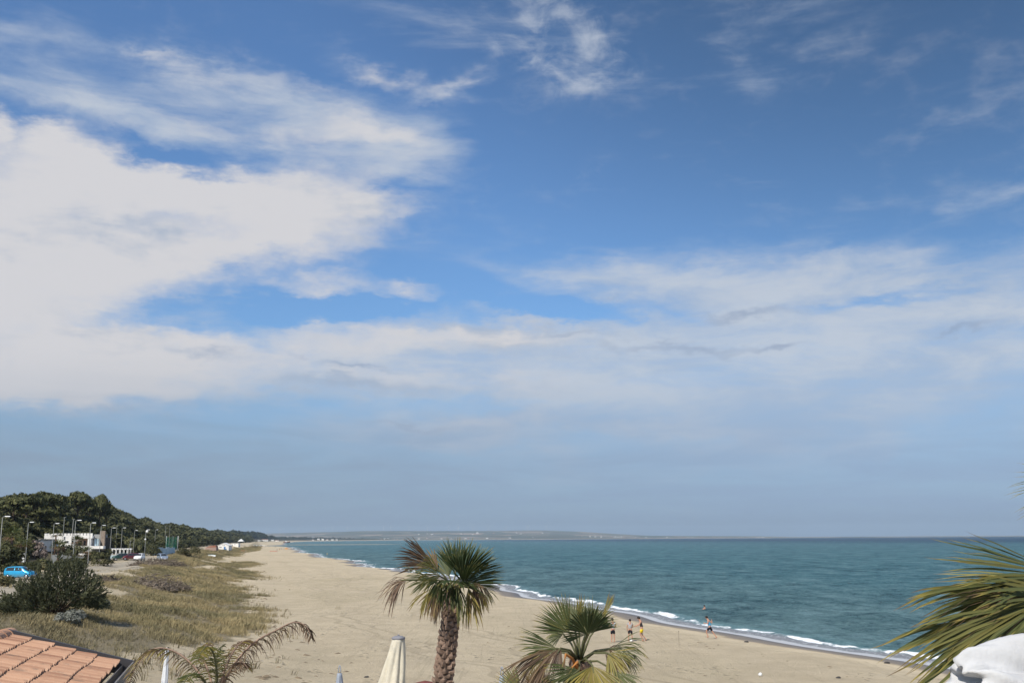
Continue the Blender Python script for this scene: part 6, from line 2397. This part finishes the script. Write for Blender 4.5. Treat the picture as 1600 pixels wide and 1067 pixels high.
def build_far_left():
    box_house('gable_house', 348.7, 859, 6.4, 7, 2.7, 'gable', M_WHITEWALL, M_WHITEPAINT, 'white gabled house with a blue door and two small attic windows', 'house',
              doors=[(.85, 0, .95, 2.0, M_BLUEDOOR)], windows=[(-.25, 3.0, .35, .35, M_DARKGLASS), (.55, 3.0, .35, .35, M_DARKGLASS)], roof_h=1.35)
    r = bpy.data.objects['gable_house']
    MB().box((-1.75, -.06, 1.75), (1.5, .06, .35)).build('sign_strip', M_SIGNGREY, r)
    MB().box((1.5, -.25, .4), (.8, .4, .8)).build('step', M_BLUEDOOR, r)
    box_house('flat_house', 367, 853.5, 6.4, 6, 3.0, 'flat', M_WHITEWALL, M_GREYWALL, 'white flat roofed house right of the gabled house', 'house', doors=[(-2.4, 0, .8, 2, M_GREYWALL)], windows=[(0, 1.8, .8, .6, M_DARKGLASS)])
    # pyramid tent
    p = hit(376.5, 851)
    k = p.y / FPX
    t = empty('pavilion_tent', p)
    tag(t, 'small white pavilion tent with a pointed top behind the flat roofed house', 'tent')
    w, h = 8 * k, at_depth(376, 845, p.y).z - p.z
    hp = at_depth(376, 841.5, p.y).z - p.z
    MB().add([(-w / 2, -w / 2, h), (w / 2, -w / 2, h), (w / 2, w / 2, h), (-w / 2, w / 2, h), (0, 0, hp), (-w / 2, -w / 2, h - .3), (w / 2, -w / 2, h - .3), (w / 2, w / 2, h - .3), (-w / 2, w / 2, h - .3)],
             [(0, 1, 4), (1, 2, 4), (2, 3, 4), (3, 0, 4), (5, 6, 1, 0), (6, 7, 2, 1), (7, 8, 3, 2), (8, 5, 0, 3), (8, 7, 6, 5)]).build('canopy', M_WHITEPAINT, t)
    for sx in (-1, 1):
        for sy in (-1, 1): MB().box((sx * w * .47, sy * w * .47, h / 2 - .3), (.1, .1, h - .05)).build('leg', M_WHITEPAINT, t)
    p = hit(329, 859.5)
    t = empty('low_terrace', p)
    tag(t, 'low faded pink terrace wall left of the gabled house', 'wall')
    k = p.y / FPX
    MB().box((0, 2, .7), (17 * k, 4, 1.8)).build('wall', M_PINKWALL, t)
    MB().prism([(-7 * k, 1.62), (8.4 * k, 1.62), (7 * k, 2.6), (-2 * k, 2.3)], .3, 3.8, 'y').build('roof', M_ROOFRED, t)
    # white buildings farther on
    for i, (px, py, wpx, hpx, lab) in enumerate([(413.5, 845.3, 9, 3.2, 'long white beach bar at the far end of the left beach'), (404.5, 845.2, 4, 1.6, 'tiny white hut left of the long beach bar'), (425.5, 844.9, 4, 2, 'white hut right of the long beach bar'), (432.5, 845.4, 6, 1.8, 'low cream hut nearest the far boat'),
                                                 (497.5, 844, 3.5, 2.8, 'square white house on the far curve of the bay'), (504, 844.1, 3.5, 2.8, 'white house second from the left on the far curve'), (511, 843.9, 4, 1.8, 'low white house in the middle of the far curve'), (519, 843.9, 4.5, 1.8, 'low white house towards the right of the far curve'), (526, 843.7, 3, 1.6, 'tiny white house at the end of the row on the far curve'),
                                                 (489, 844, 3, 1.6, 'grey white hut at the start of the far curve')]):
        p = hit(px, py)
        D = p.y
        if D > 8000 or D < 400: D = 2000 if px < 440 else 5200
        p = at_depth(px, py, D)
        z = gz(p.x, p.y)
        k = D / FPX
        w, h = wpx * k, hpx * k
        r = empty('beach_building', (p.x, p.y, z), 0)
        tag(r, lab, 'building', 'white buildings far along the beach')
        MB().box((0, w * .3, h * .4), (w, w * .6, h * .8)).build('wall', M_WHITEWALL, r)
        MB().prism([(-w * .53, h * .8), (w * .53, h * .8), (w * .47, h), (-w * .47, h)], -w * .03, w * .63, 'y').build('roof', M_WHITEPAINT if i % 3 else M_ROOFRED, r)
        for q in (-.3, .05, .33): MB().box((q * w, -w * .004, h * .38), (w * .12, w * .01, h * .3)).build('window', M_DARKGLASS, r)
    # the town over the water and houses on the hills
    rng = np.random.default_rng(17)
    spots = [(px, 13600 + 2.2 * (px - 900), rng.uniform(7, 15), rng.uniform(14, 34)) for px in (905, 918, 926, 935, 951, 956, 961, 966, 970, 988, 1004, 1036, 1062, 1068, 1075, 1090, 1146, 1150, 1157, 1162, 1167, 1172, 1177, 1183)]
    spots += [(px, yy, rng.uniform(6, 12), rng.uniform(12, 34)) for px, yy in ((598, 10700), (603, 10750), (608, 10700), (616, 10800), (622, 10850), (631, 10900), (640, 11000), (655, 11100), (668, 11250), (690, 11500), (705, 11700), (727, 11800), (731, 11850), (760, 12300), (795, 12500), (830, 12800),
                                                                           (640, 13500), (655, 13900), (668, 14200), (675, 13800), (700, 14600), (720, 14300), (745, 15200), (738, 13900), (770, 15000), (805, 15500), (812, 14600), (845, 15300))]
    hill = bpy.data.objects['far_hills']
    from mathutils.bvhtree import BVHTree
    bt = BVHTree.FromPolygons([v.co.copy() for v in hill.data.vertices], [tuple(p.vertices) for p in hill.data.polygons])
    wall_me = {}
    for i, (px, yy, h, w) in enumerate(spots):
        x = (px - 800) / FPX * yy * 1.0
        hitp = bt.ray_cast(Vector((x, yy, 1000)), Vector((0, 0, -1)))[0]
        z = max(hitp.z if hitp else 0, gz(x, yy) if yy < 12000 else 0, 0.5)
        b = empty('town_block', (x, yy, z - 1))
        tag(b, 'pale house block of the town across the bay' if i < 24 else 'pale house on the far shore below the hills', 'building', 'houses of the far town' if i < 24 else 'houses on the far shore')
        MB().box((0, 8, h / 2), (w, 16, h)).build('wall', M_WHITEWALL if i % 4 else M_PINKWALL, b)
        MB().box((0, 8, h + .8), (w * 1.03, 17, 1.6)).build('roof', M_ROOFRED if i % 3 == 0 else M_WHITEPAINT, b)
    # wind turbines on the skyline
    tower = MB().tube([(0, 0, -6), (0, 0, 78)], [2.4, 1.4], 8).mesh('tower')
    nac = MB().box((0, 1, 79.5), (3.4, 9, 3.6)).mesh('nacelle')
    hub = MB().ball((0, -4.4, 79.5), 1.9, n=8, m=6).mesh('hub')
    bl = MB().add([(-.9, 0, 1), (.9, .2, 1), (1.6, .3, 9), (-1.2, .1, 9), (.25, .1, 41), (-.25, 0, 41), (-.9, .5, 1), (.9, .6, 1), (1.6, .6, 9), (-1.2, .5, 9), (.25, .25, 41), (-.25, .2, 41)],
                  [(0, 1, 2, 3), (3, 2, 4, 5), (9, 8, 7, 6), (11, 10, 8, 9), (0, 3, 9, 6), (1, 7, 8, 2), (3, 5, 11, 9), (2, 8, 10, 4), (4, 10, 11, 5), (0, 6, 7, 1)]).mesh('blade')
    for q in (tower, nac, hub, bl): q.materials.append(M_WHITEPAINT)
    for i, px in enumerate((408, 422, 441, 470, 496, 512, 522, 545, 571, 601, 612, 640, 668, 701, 716, 738, 762, 789, 823, 851)):
        yy = 17200 + 900 * math.sin(i * 2.1)
        x = (px - 800) / FPX * yy
        hp = bt.ray_cast(Vector((x, yy, 1000)), Vector((0, 0, -1)))[0]
        r = empty('wind_turbine', (x, yy, (hp.z if hp else 120)), rng.uniform(-.7, .7))
        tag(r, 'white three bladed wind turbine on the far hill skyline', 'wind turbine', 'wind turbines on the far hills')
        for nm, me_ in (('tower', tower), ('nacelle', nac), ('hub', hub)):
            o = bpy.data.objects.new(nm, me_); COL.objects.link(o); o.parent = r
        a = rng.uniform(0, 2)
        for j in range(3):
            o = bpy.data.objects.new('blade', bl); COL.objects.link(o); o.parent = r
            o.location = (0, -4.4, 79.5); o.rotation_euler = (0, a + j * 2.0944, 0)


# ---------------------------------------------------------------- boats
def boat(px, py, length, heading, hullm, inner, label, roll=0.0, cabin=False, trim=None, sink=0.0):
    p = hit(px, py)
    r = empty('boat', (p.x, p.y, p.z - sink), heading)
    r.rotation_euler = (roll, 0, heading)
    tag(r, label, 'boat', 'boats drawn up on the beach')
    st = [(-.5, .34, .05, .42), (-.4, .40, .0, .40), (0, .44, -.0, .38), (.25, .36, .02, .43), (.42, .16, .1, .52), (.5, .015, .3, .6)]
    vs, n = [], 7
    W = .42
    for x, w, zk, zg in st:
        for q in range(n):
            t = (q - 3) / 3
            s = abs(t)
            y = math.copysign(w * s ** .6, t) if t else 0
            vs.append((x * length, y * length * W, (zk + (zg - zk) * s ** 2.2) * length * .36))
    fs = [(i * n + q, i * n + q + 1, (i + 1) * n + q + 1, (i + 1) * n + q) for i in range(5) for q in range(n - 1)] + [tuple(range(n))]
    MB().add(vs, fs, True).build('hull', hullm, r)
    dk = []
    for i, (x, w, zk, zg) in enumerate(st):
        z = (zk * .3 + zg * .7) * length * .36
        dk += [(x * length, -w * .9 * length * W, z), (x * length, w * .9 * length * W, z)]
    MB().add(dk, [(2 * i, 2 * i + 1, 2 * i + 3, 2 * i + 2) for i in range(5)]).build('deck', inner, r)
    mb = MB()
    for s in (-1, 1):
        mb.tube([(x * length, s * w * length * W, zg * length * .36) for x, w, zk, zg in st], .012 * length + .02, 5)
    mb.build('rail', trim or hullm, r)
    for x in (-.22, .08):
        MB().box((x * length, 0, .34 * length * .36), (.07 * length, .7 * length * W, .03 * length)).build('thwart', inner, r)
    if cabin:
        c = MB().box((-.1 * length, 0, .62 * length * .36), (.26 * length, .5 * length * W, .5 * length * .36)).build('cabin', M_WHITEPAINT, r)
        MB().box((.035 * length, 0, .7 * length * .36), (.01 * length, .42 * length * W, .2 * length * .36)).build('cabin_window', M_DARKGLASS, c)
    return r


def build_boats():
    boat(330.5, 870, 3.9, R(-38), M_WHITEPAINT, M_BOATSHADE, 'white boat tipped on its side on the green dune', roll=R(-38), trim=M_BOATSHADE)
    boat(381, 861.5, 3.8, R(160), M_WHITEPAINT, M_BOATRED, 'small white boat with a red keel stripe near the bushes', trim=M_BOATRED)
    boat(391, 861, 2.8, R(15), simple('boat_green', (0.03, 0.10, 0.07), .6, .3), M_DARKWOOD, 'small dark green boat beside the red striped boat')
    boat(402, 853.5, 11, R(155), M_WHITEPAINT, M_WHITEPAINT, 'long white boat, left one of the pair on the far sand', cabin=False)
    boat(413, 853.2, 8, R(150), M_WHITEPAINT, M_GREYWALL, 'shorter white boat, right one of the pair on the far sand')
    boat(448, 848, 20, R(10), M_DARKWOOD, M_BOATRED, 'dark hulled boat with red deck drawn up at the far shore', cabin=True, trim=M_BOATRED)
    # beach camp by the water far off
    p = hit(427.5, 861)
    o = MB().box((0, 0, .12), (5.2, 1.6, .24)).build('beach_mat', M_BOATRED, None, p)
    tag(o, 'long faded red mat lying on the far sand', 'mat')
    open_parasol(447.5, 855.6, 850, 2.0, .9, simple('orange_canvas', (0.55, 0.24, 0.06), .85, .15, .1), 'open orange parasol of the bathers far along the beach')
    # bits on the sand
    rng = random.Random(9)
    for i, (px, py, s, lab) in enumerate(((1386, 1036, .28, 'dark piece of driftwood at the wet edge beside the palm frond tips'), (1310, 1059, .22, 'small dark stone on the sand near the right palm'), (1166, 1003, .25, 'small dark clod on the sand right of the runner'), (573, 1058, .2, 'brown pebble on the sand left of the cream parasol'))):
        p = hit(px, py)
        bm = bmesh.new()
        bmesh.ops.create_icosphere(bm, subdivisions=2, radius=s / 2)
        for v in bm.verts:
            v.co *= 1 + rng.uniform(-.2, .2)
            v.co.x *= 1.5; v.co.z *= .6
        me = bpy.data.meshes.new('driftwood')
        bm.to_mesh(me); bm.free()
        o = link('driftwood' if i == 0 else 'beach_stone', me, M_DARKWOOD, None, (p.x, p.y, p.z + s * .15))
        tag(o, lab, 'driftwood' if i == 0 else 'stone')


M_CANVAS = mat_cloth('white_canvas', (0.60, 0.60, 0.60))
build_tiled_house()
closed_parasol(622.5, 997, 46.0, 1.98, .26, .62, 9, mat_cloth('cream_canvas', (0.66, 0.61, 0.49)), 'closed cream parasol with a dark cap standing left of the tall palm', M_SIGNGREY, lean=(-.13, 0), seed=3)
closed_parasol(261, 1015, 40.0, 1.9, .06, .17, 6, mat_cloth('white_parasol_canvas', (0.74, 0.76, 0.78)), 'thin closed white parasol in front of the brown arching frond', None, lean=(-.02, 0), seed=5, tie=.7)
closed_parasol(530.5, 1051, 40.0, 1.7, .085, .30, 7, mat_cloth('blue_grey_canvas', (0.36, 0.40, 0.46)), 'closed blue grey parasol with a cloth loop on top, on the open sand', None, loop=True, seed=6)
closed_parasol(784, 1054, 38.0, 1.7, .07, .26, 7, bpy.data.materials['blue_grey_canvas'], 'closed blue grey parasol half hidden by the short palm', None, loop=True, seed=7)
open_parasol(664, 1062.5, 40.0, 1.35, .36, mat_cloth('maroon_canvas', (0.20, 0.07, 0.06)), 'open maroon parasol whose peak shows left of the palm trunk')
build_cloth_bundle()
build_people()
build_balls()
build_lamps()
build_cars()
build_club()
for a in ((89, 882, 842, 'small palm directly in front of the white building wall', 301), (119, 872, 836, 'fan palm in front of the recessed terrace of the white building', 302), (136, 880, 853, 'low bushy palm at the right end of the white building', 303),
          (14, 900, 822, 'palm with upright leaves among the dark shrubs at the far left', 304), (30, 893, 836, 'palm with yellowish hanging leaves next to the first lamp', 305), (85, 868, 826, 'palm top behind the battlements of the white building', 306)):
    small_palm_tree(*a[:4], a[4])
bush('flowering_bush', 57, 872, None, 5.2, 4.0, 1500, .22, mat_leaf('pink_flower_leaves', (0.10, 0.09, 0.07), (0.42, 0.33, 0.30), .2, .8, .9), 'pinkish grey flowering bush at the left end of the white building', 310)
build_far_left()
build_boats()
